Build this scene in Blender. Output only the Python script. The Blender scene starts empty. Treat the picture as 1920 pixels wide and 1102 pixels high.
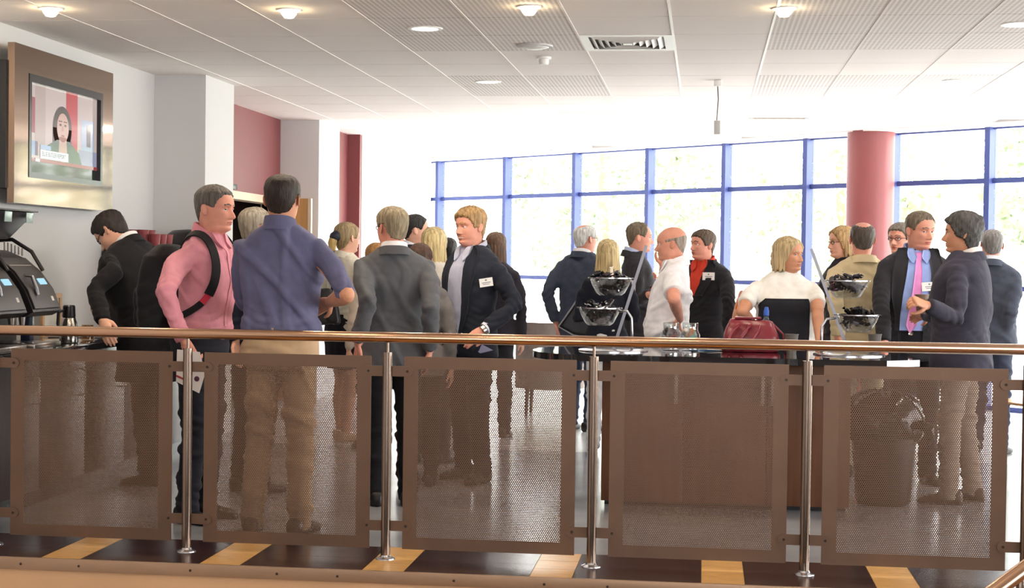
import bpy, bmesh, math, random
import numpy as np
from mathutils import Vector, Matrix
from mathutils.bvhtree import BVHTree
rng = np.random.default_rng(7); random.seed(7)
scene = bpy.context.scene
COL = scene.collection
# ------------------------------------------------------------------ camera, sky, exposure
CAM_H = 1.45
FPX, YAW, PITCH, ROLL = 2895.7, 0.12422, -0.021096, 0.013113
_f = np.array([-math.sin(YAW)*math.cos(PITCH), math.cos(YAW)*math.cos(PITCH), math.sin(PITCH)])
_r0 = np.array([math.cos(YAW), math.sin(YAW), 0.0]); _u0 = np.cross(_r0, _f)
_r = math.cos(ROLL)*_r0+math.sin(ROLL)*_u0; _u = -math.sin(ROLL)*_r0+math.cos(ROLL)*_u0
cam_d = bpy.data.cameras.new('camera'); cam = bpy.data.objects.new('camera', cam_d); COL.objects.link(cam)
cam_d.sensor_width = 36.0; cam_d.lens = FPX/1920*36.0; cam_d.clip_end = 300
cam.matrix_world = Matrix(((_r[0], _u[0], -_f[0], 0), (_r[1], _u[1], -_f[1], 0), (_r[2], _u[2], -_f[2], CAM_H), (0, 0, 0, 1)))
scene.camera = cam
scene.view_settings.view_transform = 'Standard'; scene.view_settings.look = 'None'
scene.view_settings.gamma = 1.0; scene.view_settings.use_curve_mapping = False
scene.view_settings.exposure = 0.0
scene.cycles.use_denoising = True
scene.cycles.max_bounces = 8; scene.cycles.diffuse_bounces = 5; scene.cycles.glossy_bounces = 4
scene.cycles.transparent_max_bounces = 16; scene.cycles.sample_clamp_indirect = 6.0
scene.cycles.caustics_reflective = False; scene.cycles.caustics_refractive = False
world = bpy.data.worlds.new('sky'); scene.world = world; world.use_nodes = True
_bg = world.node_tree.nodes['Background']
_bg.inputs[0].default_value = (1.0, 0.985, 0.975, 1); _bg.inputs[1].default_value = 13.0
def ray(px, py): return _f+(px-960)/FPX*_r-(py-551)/FPX*_u
def pt(px, py, Y=None, z=None, X=None):
    r = ray(px, py)
    k = Y/r[1] if Y is not None else ((z-CAM_H)/r[2] if z is not None else X/r[0])
    return r*k+np.array([0, 0, CAM_H])
def portal(name, loc, rot, sx, sy):
    l = bpy.data.lights.new(name, 'AREA'); l.shape = 'RECTANGLE'; l.size = sx; l.size_y = sy
    l.cycles.is_portal = True
    o = bpy.data.objects.new(name, l); COL.objects.link(o); o.location = loc; o.rotation_euler = rot
WA, WB = -0.86101, 18.69579                       # glass wall on plan: Y = WA*X + WB
WANG = math.atan(WA)
_e = np.array([math.cos(WANG), math.sin(WANG), 0]); _n = np.array([_e[1], -_e[0], 0])   # along the glass, into the room
portal('sky_portal', (2.3, WB+WA*2.3, 1.45), (math.radians(90), 0, WANG), 18.0, 2.95)
portal('sky_portal', (1.5, -6.9, 2.2), (math.radians(90), 0, math.radians(180)), 8.0, 1.4)
portal('sky_portal', (9.35, 3.0, 2.05), (math.radians(90), 0, math.radians(90)), 8.0, 2.3)
portal('sky_portal', (9.35, 8.9, 1.45), (math.radians(90), 0, math.radians(90)), 3.4, 2.8)
# ------------------------------------------------------------------ materials
def lin(c):
    if isinstance(c, str): c = [int(c[i:i+2], 16)/255 for i in (0, 2, 4)]
    return tuple(x/12.92 if x <= .04045 else ((x+.055)/1.055)**2.4 for x in c)+(1,)
_mats = {}
def mat(name, c, rough=.6, metal=0.0, var=0.0, vscale=6.0, bump=0.0, bscale=200.0, stretch=(1, 1, 1), spec=.5, sheen=0.0, emit=None, trans=0.0, coat=0.0, kind='noise', detail=3.0, c2=None, ior=1.45):
    if name in _mats: return _mats[name]
    m = bpy.data.materials.new(name); m.use_nodes = True; nt = m.node_tree; N = nt.nodes; L = nt.links
    b = N['Principled BSDF']; c = lin(c)
    b.inputs['Base Color'].default_value = c; b.inputs['Roughness'].default_value = rough; b.inputs['Metallic'].default_value = metal
    b.inputs['Specular IOR Level'].default_value = spec; b.inputs['IOR'].default_value = ior
    if sheen: b.inputs['Sheen Weight'].default_value = sheen
    if coat: b.inputs['Coat Weight'].default_value = coat
    if trans: b.inputs['Transmission Weight'].default_value = trans
    if emit: b.inputs['Emission Color'].default_value = lin(emit[0]); b.inputs['Emission Strength'].default_value = emit[1]
    if var or bump or c2:
        tc = N.new('ShaderNodeTexCoord'); mp = N.new('ShaderNodeMapping'); mp.inputs['Scale'].default_value = stretch
        L.new(tc.outputs['Object'], mp.inputs['Vector'])
        def tex(sc):
            if kind == 'wave':
                t = N.new('ShaderNodeTexWave'); t.inputs['Scale'].default_value = sc; t.inputs['Distortion'].default_value = 2.5; t.inputs['Detail'].default_value = detail
                L.new(mp.outputs[0], t.inputs['Vector']); return t.outputs['Fac']
            t = N.new('ShaderNodeTexNoise'); t.inputs['Scale'].default_value = sc; t.inputs['Detail'].default_value = detail
            L.new(mp.outputs[0], t.inputs['Vector']); return t.outputs['Fac']
        if var or c2:
            cr = N.new('ShaderNodeValToRGB'); L.new(tex(vscale), cr.inputs[0])
            lo = lin(c2) if c2 else tuple(x*(1-var) for x in c[:3])+(1,)
            hi = c if c2 else tuple(min(1, x*(1+var)) for x in c[:3])+(1,)
            cr.color_ramp.elements[0].position = .3; cr.color_ramp.elements[1].position = .7
            cr.color_ramp.elements[0].color = lo; cr.color_ramp.elements[1].color = hi
            L.new(cr.outputs[0], b.inputs['Base Color'])
        if bump:
            bp = N.new('ShaderNodeBump'); bp.inputs['Strength'].default_value = bump; bp.inputs['Distance'].default_value = .01
            L.new(tex(bscale), bp.inputs['Height']); L.new(bp.outputs[0], b.inputs['Normal'])
    _mats[name] = m; return m
def glass_mat(name, tint=(1, 1, 1), gloss=.05, rough=.02):
    if name in _mats: return _mats[name]
    m = bpy.data.materials.new(name); m.use_nodes = True; nt = m.node_tree; N = nt.nodes; L = nt.links
    N.remove(N['Principled BSDF']); out = N['Material Output']
    t = N.new('ShaderNodeBsdfTransparent'); t.inputs[0].default_value = tint+(1,)
    g = N.new('ShaderNodeBsdfGlossy'); g.inputs['Roughness'].default_value = rough
    lw = N.new('ShaderNodeLayerWeight'); pw = N.new('ShaderNodeMath'); pw.operation = 'POWER'; pw.inputs[1].default_value = 4.0
    ad = N.new('ShaderNodeMath'); ad.operation = 'MULTIPLY_ADD'; ad.inputs[1].default_value = .8; ad.inputs[2].default_value = gloss
    mx = N.new('ShaderNodeMixShader'); L.new(lw.outputs['Facing'], pw.inputs[0]); L.new(pw.outputs[0], ad.inputs[0]); L.new(ad.outputs[0], mx.inputs[0])
    L.new(t.outputs[0], mx.inputs[1]); L.new(g.outputs[0], mx.inputs[2]); L.new(mx.outputs[0], out.inputs[0])
    _mats[name] = m; return m
# ------------------------------------------------------------------ mesh helpers: every shape is (V, F)
def join(*ms):
    V = []; F = []; n = 0
    for v, f in ms:
        v = np.asarray(v, float); V.append(v); F += [tuple(int(i)+n for i in q) for q in f]; n += len(v)
    return np.concatenate(V), F
def box(x0, x1, y0, y1, z0, z1):
    V = np.array([(x, y, z) for x in (x0, x1) for y in (y0, y1) for z in (z0, z1)], float)
    return V, [(0, 1, 3, 2), (4, 6, 7, 5), (0, 4, 5, 1), (2, 3, 7, 6), (0, 2, 6, 4), (1, 5, 7, 3)]
def bevel(m, w, seg=2):
    bm = bmesh.new(); vs = [bm.verts.new(v) for v in m[0]]
    for f in m[1]: bm.faces.new([vs[i] for i in f])
    bmesh.ops.recalc_face_normals(bm, faces=bm.faces)
    bmesh.ops.bevel(bm, geom=list(bm.edges), offset=w, segments=seg, profile=.5, affect='EDGES')
    bm.verts.index_update(); V = np.array([v.co[:] for v in bm.verts]); F = [tuple(v.index for v in f.verts) for f in bm.faces]; bm.free()
    return V, F
def rbox(x0, x1, y0, y1, z0, z1, w=.005, seg=2): return bevel(box(x0, x1, y0, y1, z0, z1), w, seg)
def frames(P):
    P = np.asarray(P, float); T = np.gradient(P, axis=0); T /= np.linalg.norm(T, axis=1)[:, None]+1e-12
    a = np.array([0, 1., 0]) if abs(T[0][1]) < .9 else np.array([1., 0, 0])
    out = []
    for t in T:
        b = np.cross(t, a); b /= np.linalg.norm(b); a = np.cross(b, t); out.append((a.copy(), b))
    return out
def tube(P, R, n=12, cap=True, round_cap=False):
    P = [np.asarray(p, float) for p in P]; R = [np.atleast_1d(r)*np.ones(2) for r in (R if hasattr(R, '__len__') else [R]*len(P))]
    if round_cap:
        for end in (0, -1):
            d = P[end]-P[1 if end == 0 else -2]; d = d/np.linalg.norm(d); r = R[end]; rm = r.mean(); base = P[end]
            for s, c in ((.5, .866), (.87, .5), (.99, .12)):
                q = base+d*rm*s
                if end == 0: P.insert(0, q); R.insert(0, r*c)
                else: P.append(q); R.append(r*c)
    fr = frames(P); V = []; F = []; A = np.linspace(0, 2*np.pi, n, endpoint=False)
    for p, r, (a, b) in zip(P, R, fr):
        V.append(p+np.outer(np.cos(A)*r[0], b)+np.outer(np.sin(A)*r[1], a))
    V = np.concatenate(V)
    for i in range(len(P)-1):
        for j in range(n):
            k = (j+1) % n; F.append((i*n+j, i*n+k, (i+1)*n+k, (i+1)*n+j))
    if cap: F.append(tuple(range(n))[::-1]); F.append(tuple((len(P)-1)*n+j for j in range(n)))
    return V, F
def cyl(p0, p1, r, n=16): return tube([p0, p1], [r, r], n)
def lathe(prof, n=24, c=(0, 0, 0), closed=False):
    V = []; F = []; m = len(prof)
    for k in range(n):
        a = 2*math.pi*k/n
        for r, z in prof: V.append((c[0]+r*math.cos(a), c[1]+r*math.sin(a), c[2]+z))
    for k in range(n):
        q = (k+1) % n
        for i in range(m-1 if not closed else m):
            j = (i+1) % m; F.append((k*m+i, q*m+i, q*m+j, k*m+j))
    if not closed:
        if prof[0][0] > 1e-6: F.append(tuple(k*m for k in range(n))[::-1])
        if prof[-1][0] > 1e-6: F.append(tuple(k*m+m-1 for k in range(n)))
    return np.array(V), F
def prism(poly, axis, a, b):
    n = len(poly); V = []
    for t in (a, b):
        for u, v in poly: V.append({'x': (t, u, v), 'y': (u, t, v), 'z': (u, v, t)}[axis])
    F = [tuple(range(n))[::-1], tuple(range(n, 2*n))]+[(i, (i+1) % n, n+(i+1) % n, n+i) for i in range(n)]
    return np.array(V, float), F
def ball(c, r, n=12, m=8):
    r = np.ones(3)*r; P = [(math.sin(math.pi*i/m), -math.cos(math.pi*i/m)) for i in range(m+1)]
    P[0] = (0, -1); P[-1] = (0, 1); V, F = lathe(P, n); return V*r+np.asarray(c), F
def xf(m, loc=(0, 0, 0), rz=0.0, s=1.0, rx=0.0, ry=0.0):
    M = np.array(Matrix.Rotation(rz, 3, 'Z') @ Matrix.Rotation(ry, 3, 'Y') @ Matrix.Rotation(rx, 3, 'X'))
    return (np.asarray(m[0])*s) @ M.T+np.asarray(loc), m[1]
def mesh_from(name, V, F, mats, smooth=False, mi=None):
    me = bpy.data.meshes.new(name); me.from_pydata([tuple(v) for v in np.asarray(V, float).tolist()], [], F)
    for m in (mats if isinstance(mats, (list, tuple)) else [mats]): me.materials.append(m)
    if mi is not None: me.polygons.foreach_set('material_index', np.asarray(mi, np.int32))
    if smooth is True: me.polygons.foreach_set('use_smooth', np.ones(len(me.polygons), bool))
    me.update()
    if smooth == 'auto':
        me.polygons.foreach_set('use_smooth', np.ones(len(me.polygons), bool)); me.set_sharp_from_angle(angle=math.radians(35))
    return me
def tag(o, label=None, cat=None, group=None, kind=None):
    for k, v in (('label', label), ('category', cat), ('group', group), ('kind', kind)):
        if v: o[k] = v
    return o
def put(name, m, mt, parent=None, smooth='auto', label=None, cat=None, group=None, kind=None, local=False, mi=None):
    V, F = m; V = np.asarray(V, float)
    if parent is None: base = np.array([(V[:, 0].min()+V[:, 0].max())/2, (V[:, 1].min()+V[:, 1].max())/2, V[:, 2].min()])
    elif local: base = np.zeros(3)
    else:
        base = np.zeros(3); q = parent
        while q: base = base+np.array(q.location); q = q.parent
    o = bpy.data.objects.new(name, mesh_from(name, V-base, F, mt, smooth, mi)); COL.objects.link(o)
    if parent is None: o.location = base
    else: o.parent = parent
    return tag(o, label, cat, group, kind)
def empty(name, loc, label=None, cat=None, group=None, kind=None, rz=0.0):
    o = bpy.data.objects.new(name, None); COL.objects.link(o); o.location = loc; o.rotation_euler = (0, 0, rz); o.empty_display_size = .1
    return tag(o, label, cat, group, kind)
def inst(name, src, loc, parent=None):
    o = bpy.data.objects.new(name, src); COL.objects.link(o); o.location = loc
    if parent: o.parent = parent
    return o
# ------------------------------------------------------------------ the room
CEIL = 2.883; LX = -4.335; RAIL_Y = 7.333; EDGE_Y = 7.03
M_white = mat('white_paint', 'cbc9c8', .75, bump=.02, bscale=300)
M_maroon = mat('maroon_paint', '7a3f40', .55, bump=.02, bscale=300)
M_tile = mat('ceiling_tile', 'f2eae5', .9, bump=.05, bscale=400)
M_tbar = mat('tbar_white', 'efede8', .45); M_bar = mat('ceiling_bar_paint', 'eee6e1', .7)
M_gap = mat('joint_shadow', '77726c', .9)
M_floor = mat('grey_vinyl', '92959b', .2, var=.12, vscale=3, bump=.015, bscale=90)
M_floor2 = mat('pale_vinyl', 'c4c4c6', .22, var=.08, vscale=2)
M_dark = mat('dark_board', '3a2624', .25, var=.25, vscale=14, stretch=(1, 8, 1), bump=.02, bscale=60)
M_maple = mat('maple', 'd9a866', .3, var=.14, vscale=10, stretch=(1, 6, 1))
M_trim = mat('edge_metal', 'a98c74', .42, .55, var=.08, vscale=8, stretch=(.3, 1, 1))
M_fascia = mat('fascia_tan', 'c9a27c', .6, var=.05, vscale=3)
M_screw = mat('screw_dark', '3a2f2a', .5, .6)
M_blue = mat('blue_aluminium', '46528a', .35, .1)
M_glass = glass_mat('window_glass', (.97, .985, .98), .05)
M_black = mat('black_plastic', '17171a', .35)
M_steel = mat('brushed_steel', 'b4aca6', .28, 1.0, bump=.02, bscale=60, stretch=(1, 1, 20))
M_chrome = mat('chrome', 'b4b4b8', .22, 1.0)
S = 'structure'
put('floor', prism([(LX-.2, 7.64), (9.5, 7.64), (9.5, 10.5), ((11.75-WB)/WA, 11.75), (LX-.2, 11.75)], 'z', -.12, 0), M_floor, kind=S)
_gp = lambda y0: [(LX-.2, y0), ((y0-WB)/WA, y0), (LX-.2, WB+WA*(LX-.2))]
put('floor', prism(_gp(11.752), 'z', -.12, 0), M_floor2, kind=S)
put('floor', box(-7.2, LX-.21, 11.752, 16.2, -.12, 0), M_floor2, kind=S)
brd = empty('floor', (0, EDGE_Y, 0), kind=S)
put('subfloor', box(LX-3, 14, EDGE_Y+.004, 7.638, -.12, -.006), M_gap, brd)
for k in range(-5, 10):
    x0 = .005+.787*k-.0
    for y0, y1 in ((7.034, 7.235), (7.239, 7.437), (7.441, 7.636)):
        put('maple_tile', box(x0, x0+.195, y0, y1, -.006, 0), M_maple, brd, smooth=False)
    put('dark_board', box(x0+.198, x0+.784, 7.034, 7.333, -.006, 0), M_dark, brd, smooth=False)
    put('dark_board', box(x0+.198, x0+.784, 7.336, 7.636, -.006, 0), M_dark, brd, smooth=False)
trim = put('trim_1', rbox(LX, 14, EDGE_Y-.012, EDGE_Y+.003, -.055, .004, .003), M_trim, kind=S)
for k in range(26):
    x = -4.2+k*.42
    put('screw', xf(lathe([(.0, .004), (.005, .003), (.0065, 0)], 10), (x+(.13 if k % 3 else 0), EDGE_Y-.012, -.028), rx=math.pi/2), M_screw, trim)
put('wall_fascia', box(LX, 14, EDGE_Y, EDGE_Y+.15, -3.2, -.0555), M_fascia, kind=S)
put('floor', box(LX-3, 14, -7.2, EDGE_Y, -3.3, -3.2), M_maple, kind=S)
put('floor', box(LX-3, 14, -7.2, 3.2, -.15, 0), M_floor, kind=S)
# left side: walls, pilasters, doorway
put('wall_left', box(LX-.15, LX, -7.2, 11.77, -3.2, 6), M_white, kind=S)
put('wall_pilaster', box(LX-.2, -3.915, 11.77, 12.5, 0, CEIL), M_white, kind=S)
RX = -4.385; DY0, DY1, DZ = 12.9, 15.35, 2.06
put('wall_recess', box(RX-.12, RX, 12.5, DY0, 0, CEIL), M_maroon, kind=S)
put('wall_recess', box(RX-.12, RX, DY1, 15.6, 0, CEIL), M_maroon, kind=S)
put('wall_recess', box(RX-.12, RX, DY0, DY1, DZ, CEIL), M_maroon, kind=S)
put('wall_pilaster', box(LX-.2, -3.975, 15.6, 16.5, 0, CEIL), M_white, kind=S)
put('wall_recess', box(RX-.1, -4.1, 16.5, 17.41, 0, CEIL), M_maroon, kind=S)
put('wall_recess', box(RX-.1, -3.955, 17.41, 17.5, 0, CEIL), M_maroon, kind=S)
put('wall_left', box(RX-.1, -3.95, 17.5, 22.4, 0, CEIL), M_white, kind=S)
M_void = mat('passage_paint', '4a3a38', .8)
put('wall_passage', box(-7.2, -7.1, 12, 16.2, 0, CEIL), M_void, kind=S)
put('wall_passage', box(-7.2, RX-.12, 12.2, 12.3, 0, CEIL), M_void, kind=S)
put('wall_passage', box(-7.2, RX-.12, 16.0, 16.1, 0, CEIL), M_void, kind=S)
M_oak = mat('oak_veneer', 'b98a55', .45, var=.12, vscale=5, stretch=(6, 6, .5))
M_frame = mat('pale_frame', 'cdb9a0', .5)
dr = empty('door_1', (RX, DY1, 0), kind=S)
put('door_head', box(RX-.13, RX+.02, DY0-.07, DY1+.07, DZ-.06, DZ+.015), M_frame, dr)
put('door_jamb', box(RX-.13, RX+.02, DY0-.07, DY0, 0, DZ-.06), M_frame, dr)
put('door_jamb', box(RX-.13, RX+.02, DY1, DY1+.07, 0, DZ-.06), M_frame, dr)
xr = pt(583, 400, Y=15.3)[0]
put('door_leaf', box(RX+.02, xr-.03, 15.29, 15.335, .01, DZ-.0), M_oak, dr)
put('leaf_edge', box(xr-.029, xr+.004, 15.285, 15.34, .01, DZ+.0), M_frame, dr)
put('door_closer', rbox(RX+.0205, RX+.075, 13.6, 13.9, DZ+.02, DZ+.07, .006), M_black, dr)
# ceiling
put('ceiling', prism([(LX-3, 6.9), (9.5, 6.9), (9.5, WB+WA*9.5), (LX-.2, WB+WA*(LX-.2)), (LX-3, 22)], 'z', CEIL+.03, CEIL+.1), M_gap, kind=S)
cl = empty('ceiling', (0, 8, CEIL), kind=S)
XG = [-.2235+.6*k for k in range(-7, 17)]; Y0T = 6.2
YG = [10.457-.71*5+.71*k for k in range(0, 22)]
M_perf = bpy.data.materials.new('perforated_tile'); M_perf.use_nodes = True
_nt = M_perf.node_tree; _b = _nt.nodes['Principled BSDF']; _b.inputs['Roughness'].default_value = .9
_tc = _nt.nodes.new('ShaderNodeTexCoord'); _vm = _nt.nodes.new('ShaderNodeVectorMath'); _vm.operation = 'MODULO'
_sc = _nt.nodes.new('ShaderNodeVectorMath'); _sc.operation = 'MULTIPLY'; _sc.inputs[1].default_value = (1/.03, 1/.03, 0)
_fr = _nt.nodes.new('ShaderNodeVectorMath'); _fr.operation = 'FRACTION'
_sb = _nt.nodes.new('ShaderNodeVectorMath'); _sb.operation = 'SUBTRACT'; _sb.inputs[1].default_value = (.5, .5, 0)
_ln = _nt.nodes.new('ShaderNodeVectorMath'); _ln.operation = 'LENGTH'
_cr = _nt.nodes.new('ShaderNodeValToRGB'); _cr.color_ramp.elements[0].position = .30; _cr.color_ramp.elements[1].position = .36
_cr.color_ramp.elements[0].color = lin('bdb5b0'); _cr.color_ramp.elements[1].color = lin('f2eae5')
for a_, b_ in ((_tc.outputs['Object'], _sc.inputs[0]), (_sc.outputs[0], _fr.inputs[0]), (_fr.outputs[0], _sb.inputs[0]), (_sb.outputs[0], _ln.inputs[0]), (_ln.outputs['Value'], _cr.inputs[0]), (_cr.outputs[0], _b.inputs['Base Color'])): _nt.links.new(a_, b_)
_nt.nodes.remove(_vm)
def tile_mesh(m): return mesh_from('ceiling_tile', *bevel(box(-.296, .296, -.352, .352, 0, .022), .003, 1), m)
T_plain, T_perf = tile_mesh(M_tile), tile_mesh(M_perf)
HOLES = []       # cells taken by fittings
def perforated(i, j):
    x = XG[i]+.3; y = YG[j]+.35
    if x > .38 and y < 10.45: return True
    if -2.03 < x < -.83 and y < 10.45: return True
    if x > .38 and 11.8 < y < 13.3 and x < 2.2: return True
    if -2.03 < x < -.83 and 11.8 < y < 13.3: return True
    if -1.43 < x < -.2 and 14.6 < y < 16.1: return True
    return False
VENT = (-.8235, 9.747)
for i, x in enumerate(XG[:-1]):
    for j, y in enumerate(YG[:-1]):
        xc, yc = x+.3, y+.355
        if yc > WB+WA*xc-.35 or yc < 7.2: continue
        if abs(xc-.3-VENT[0]) < .1 and abs(y-VENT[1]) < .1: continue
        px = abs(xc) if xc > 0 else abs(xc)
        if xc > 4.6 and yc > 9 : continue
        inst('ceiling_tile', T_perf if perforated(i, j) else T_plain, (xc, yc-8, 0), cl)
put('ceiling_margin', box(4.58, 9.4, 6.9, 10.6, CEIL, CEIL+.02), M_tile, cl, smooth=False)
for x in XG:
    y1 = WB+WA*x-.5
    if x > 4.6 or y1 < 8: continue
    put('ceiling_bar', box(x-.007, x+.007, 6.9, y1, CEIL-.003, CEIL+.01), M_tbar if -.3 < x < .5 else M_bar, cl, smooth=False)
# plain plaster band along the glass
q0 = np.array([-4.2, WB+WA*-4.2, 0]); q1 = np.array([9.4, WB+WA*9.4, 0])
M_bord = mat('plaster_white', 'f2ece8', .8)
put('ceiling_border', prism([tuple((q0+_n*.0)[:2]), tuple((q1+_n*.0)[:2]), tuple((q1+_n*.5)[:2]), tuple((q0+_n*.5)[:2])], 'z', CEIL-.012, CEIL+.03), M_bord, cl, smooth=False)
put('wall_bulkhead', box(LX, 9.4, 6.78, 6.9, CEIL-.02, 6), M_white, kind=S)
put('ceiling', box(LX-3, 14, -7.2, 6.9, 6, 6.1), M_white, kind=S)
for y0_, y1_, z0_, z1_ in ((-7.2, -1, -3.2, 6), (7.0, 7.2, -3.2, 6), (-1, 7.0, -3.2, .9), (-1, 7.0, 3.2, 6), (7.2, 10.62, -.1, .05), (7.2, 10.62, 2.86, 6)):
    put('wall_right', box(9.4, 9.5, y0_, y1_, z0_, z1_), M_white, kind=S)
for x0, x1, z0, z1 in ((LX, -2.5, -3.2, 6), (5.5, 9.5, -3.2, 6), (-2.5, 5.5, -3.2, 1.5), (-2.5, 5.5, 2.9, 6)):
    put('wall_rear', box(x0, x1, -7.2, -7.0, z0, z1), M_white, kind=S)
put('wall_left', box(LX-3, LX, 7.0, 7.2, CEIL, 6), M_white, kind=S)
# ------------------------------------------------------------------ glass wall
MX = [-3.79, -2.694, -1.668, -.688, .241, 1.137, 2.001, 2.86, 3.71, 4.56, 5.41, 6.26, 7.11, 7.96, 8.81]
ZT = [(0.0, .05), (1.214, 1.266), (2.306, 2.358), (CEIL-.03, CEIL+.02)]
def obox(xa, xb, d0, d1, z0, z1):      # box along the glass line from plan x = xa to xb, d0..d1 metres into the room
    A = np.array([xa, WB+WA*xa, 0]); B = np.array([xb, WB+WA*xb, 0])
    P = [A+_n*d0, B+_n*d0, B+_n*d1, A+_n*d1]
    return prism([tuple(p[:2]) for p in P], 'z', z0, z1)
c_ = math.cos(WANG)
win = empty('window_1', (MX[0], WB+WA*MX[0], 0), kind=S)
for x in MX: put('mullion', obox(x, x+.06*c_, -.02, .11, 0, CEIL), M_blue, win, smooth=False)
xs = [-4.3]+MX+[9.4]
for a, b in zip(xs[:-1], xs[1:]):
    a2 = a+.06*c_ if a != -4.3 else a
    for z0, z1 in ZT: put('transom', obox(a2+.0005, b-.0005, -.01, .045, z0, z1), M_blue, win, smooth=False)
    for (l, h) in zip(ZT[:-1], ZT[1:]): put('pane', obox(a2, b, .005, .011, l[1], h[0]), M_glass, win, smooth=False)
# round pillar
put('wall_pillar', lathe([(.25, 0), (.25, CEIL-.001)], 48, (1.735, 16.86, 0)), mat('pillar_maroon', '8a4a4a', .4), kind=S)
# outside: lawn and trees
put('ground_outside', box(-60, 80, 24.3, 120, -1.2, -1.0), mat('lawn', 'd3d5c9', .9, var=.2, vscale=.6), kind=S)
put('ground_outside', box(9.6, 80, 8, 24.2, -1.2, -1.0), mat('lawn', 'c9cfbd', .9), kind=S)
def tree(x, y, h, w, shade, label):
    e = empty('tree', (x, y, -1.0), label, 'tree', 'trees outside the glass wall')
    put('trunk', tube([(x, y, -1), (x+.1, y, h*.3), (x-.1, y+.1, h*.7)], [.22, .17, .08], 9), mat('bark', '8d7a66', .9), e)
    n = 4200; u = rng.normal(size=(n, 3)); u /= np.linalg.norm(u, axis=1)[:, None]
    r = rng.uniform(.55, 1, n)**.5*(1+.22*np.sin(u[:, 0]*5+x)*np.sin(u[:, 2]*6+y))
    C = u*r[:, None]*np.array([w, w, h*.42])+np.array([x, y, h*.58-1])
    a = rng.normal(size=(n, 3)); a /= np.linalg.norm(a, axis=1)[:, None]; b = np.cross(a, rng.normal(size=(n, 3))); b /= np.linalg.norm(b, axis=1)[:, None]
    s = rng.uniform(.12, .24, n)[:, None]
    V = np.stack([C-a*s, C-b*s*.55, C+a*s, C+b*s*.55], 1).reshape(-1, 3); F = np.arange(4*n).reshape(-1, 4).tolist()
    o = put('foliage', (V, F), mat('leaf_%d' % shade, ['9fac90', '939f85', 'adb79c'][shade], .7), e, smooth=False); o['kind'] = 'stuff'
for x, y, h, w, s, lb in ((-12, 44, 7.5, 3.6, 0, 'pale green tree outside behind the leftmost window bays'), (-3.5, 52, 8.6, 3.6, 1, 'tall darker green tree outside behind the young man in navy suit'),
    (4.2, 50, 8.2, 3.4, 2, 'pale tree outside behind the white haired man'), (11, 46, 8.4, 3.2, 0, 'bushy green tree outside behind the blonde woman'),
    (15.2, 37, 7.4, 3.0, 1, 'dense green tree outside right of the maroon pillar'), (17.6, 28.5, 6.6, 2.9, 2, 'light green tree outside at the far right window bays'), (24.6, 25, 7, 3.0, 0, 'green tree outside beyond the right frame edge')):
    tree(x, y, h, w, s, lb)
# ------------------------------------------------------------------ people: builders
def remesh(parts, voxel, smooth=4):
    V, F = join(*parts); me = bpy.data.meshes.new('tmp'); me.from_pydata(V.tolist(), [], F)
    o = bpy.data.objects.new('tmp', me); COL.objects.link(o)
    md = o.modifiers.new('r', 'REMESH'); md.mode = 'VOXEL'; md.voxel_size = voxel; md.adaptivity = 0.0
    dg = bpy.context.evaluated_depsgraph_get(); ev = o.evaluated_get(dg); m2 = ev.to_mesh()
    n = len(m2.vertices); W = np.empty(n*3); m2.vertices.foreach_get('co', W); W = W.reshape(-1, 3)
    G = [tuple(p.vertices) for p in m2.polygons]
    E_ = np.empty(len(m2.edges)*2, np.int64); m2.edges.foreach_get('vertices', E_); E_ = E_.reshape(-1, 2)
    ev.to_mesh_clear(); bpy.data.objects.remove(o); bpy.data.meshes.remove(me)
    if n == 0: return V, F
    deg = np.bincount(E_.ravel(), minlength=n)[:, None].astype(float)
    for k in range(smooth):
        A = np.zeros_like(W)
        for c in range(3):
            A[:, c] = np.bincount(E_[:, 0], W[E_[:, 1], c], n)+np.bincount(E_[:, 1], W[E_[:, 0], c], n)
        W = W*.4+.6*A/np.maximum(deg, 1)
    return W, G
def vnormals(V, F):
    Q = np.array([(f[0], f[1], f[2]) for f in F]); nn = np.cross(V[Q[:, 1]]-V[Q[:, 0]], V[Q[:, 2]]-V[Q[:, 0]])
    N = np.zeros_like(V)
    for f in range(3): np.add.at(N, Q[:, f], nn)
    return N/(np.linalg.norm(N, axis=1)[:, None]+1e-12)
def folds(V, F, amp, freq, direction, seed, mask=None):
    r = np.random.default_rng(seed); d = np.array(direction, float); d /= np.linalg.norm(d); out = np.zeros(len(V))
    for k in range(5):
        dd = d+r.normal(size=3)*.45; dd /= np.linalg.norm(dd); fq = freq*r.uniform(.6, 1.7)
        w = np.sin(V @ (r.normal(size=3)*5)+r.uniform(0, 6))*1.3
        s = np.sin(V @ dd*fq+w+r.uniform(0, 6)); env = .5+.5*np.sin(V @ (r.normal(size=3)*7)+r.uniform(0, 6))
        out += (1.6*np.abs(s)**.7-1.0)*env
    out *= amp/2
    if mask is not None: out = out*mask
    return V+vnormals(V, F)*out[:, None]
def creases(V, F, amp, freq, direction, seed, zr=None):
    r = np.random.default_rng(seed); d = np.array(direction, float); d /= np.linalg.norm(d); o = np.cross(d, [.1, 1, .2]); out = np.zeros(len(V))
    for k in range(3):
        dd = d+r.normal(size=3)*.16; dd /= np.linalg.norm(dd); w = 1.1*np.sin(V @ (r.normal(size=3)*6)+r.uniform(0, 6))
        s = np.sin(V @ dd*freq*r.uniform(.7, 1.35)+w+r.uniform(0, 6)); env = np.clip(np.sin(V @ (r.normal(size=3)*6)+r.uniform(0, 6))*1.4-.1, 0, 1)
        out += (np.exp(-((1-s)/.22)**2)-.18)*env
    return V+vnormals(V, F)*(out*amp)[:, None]
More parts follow.
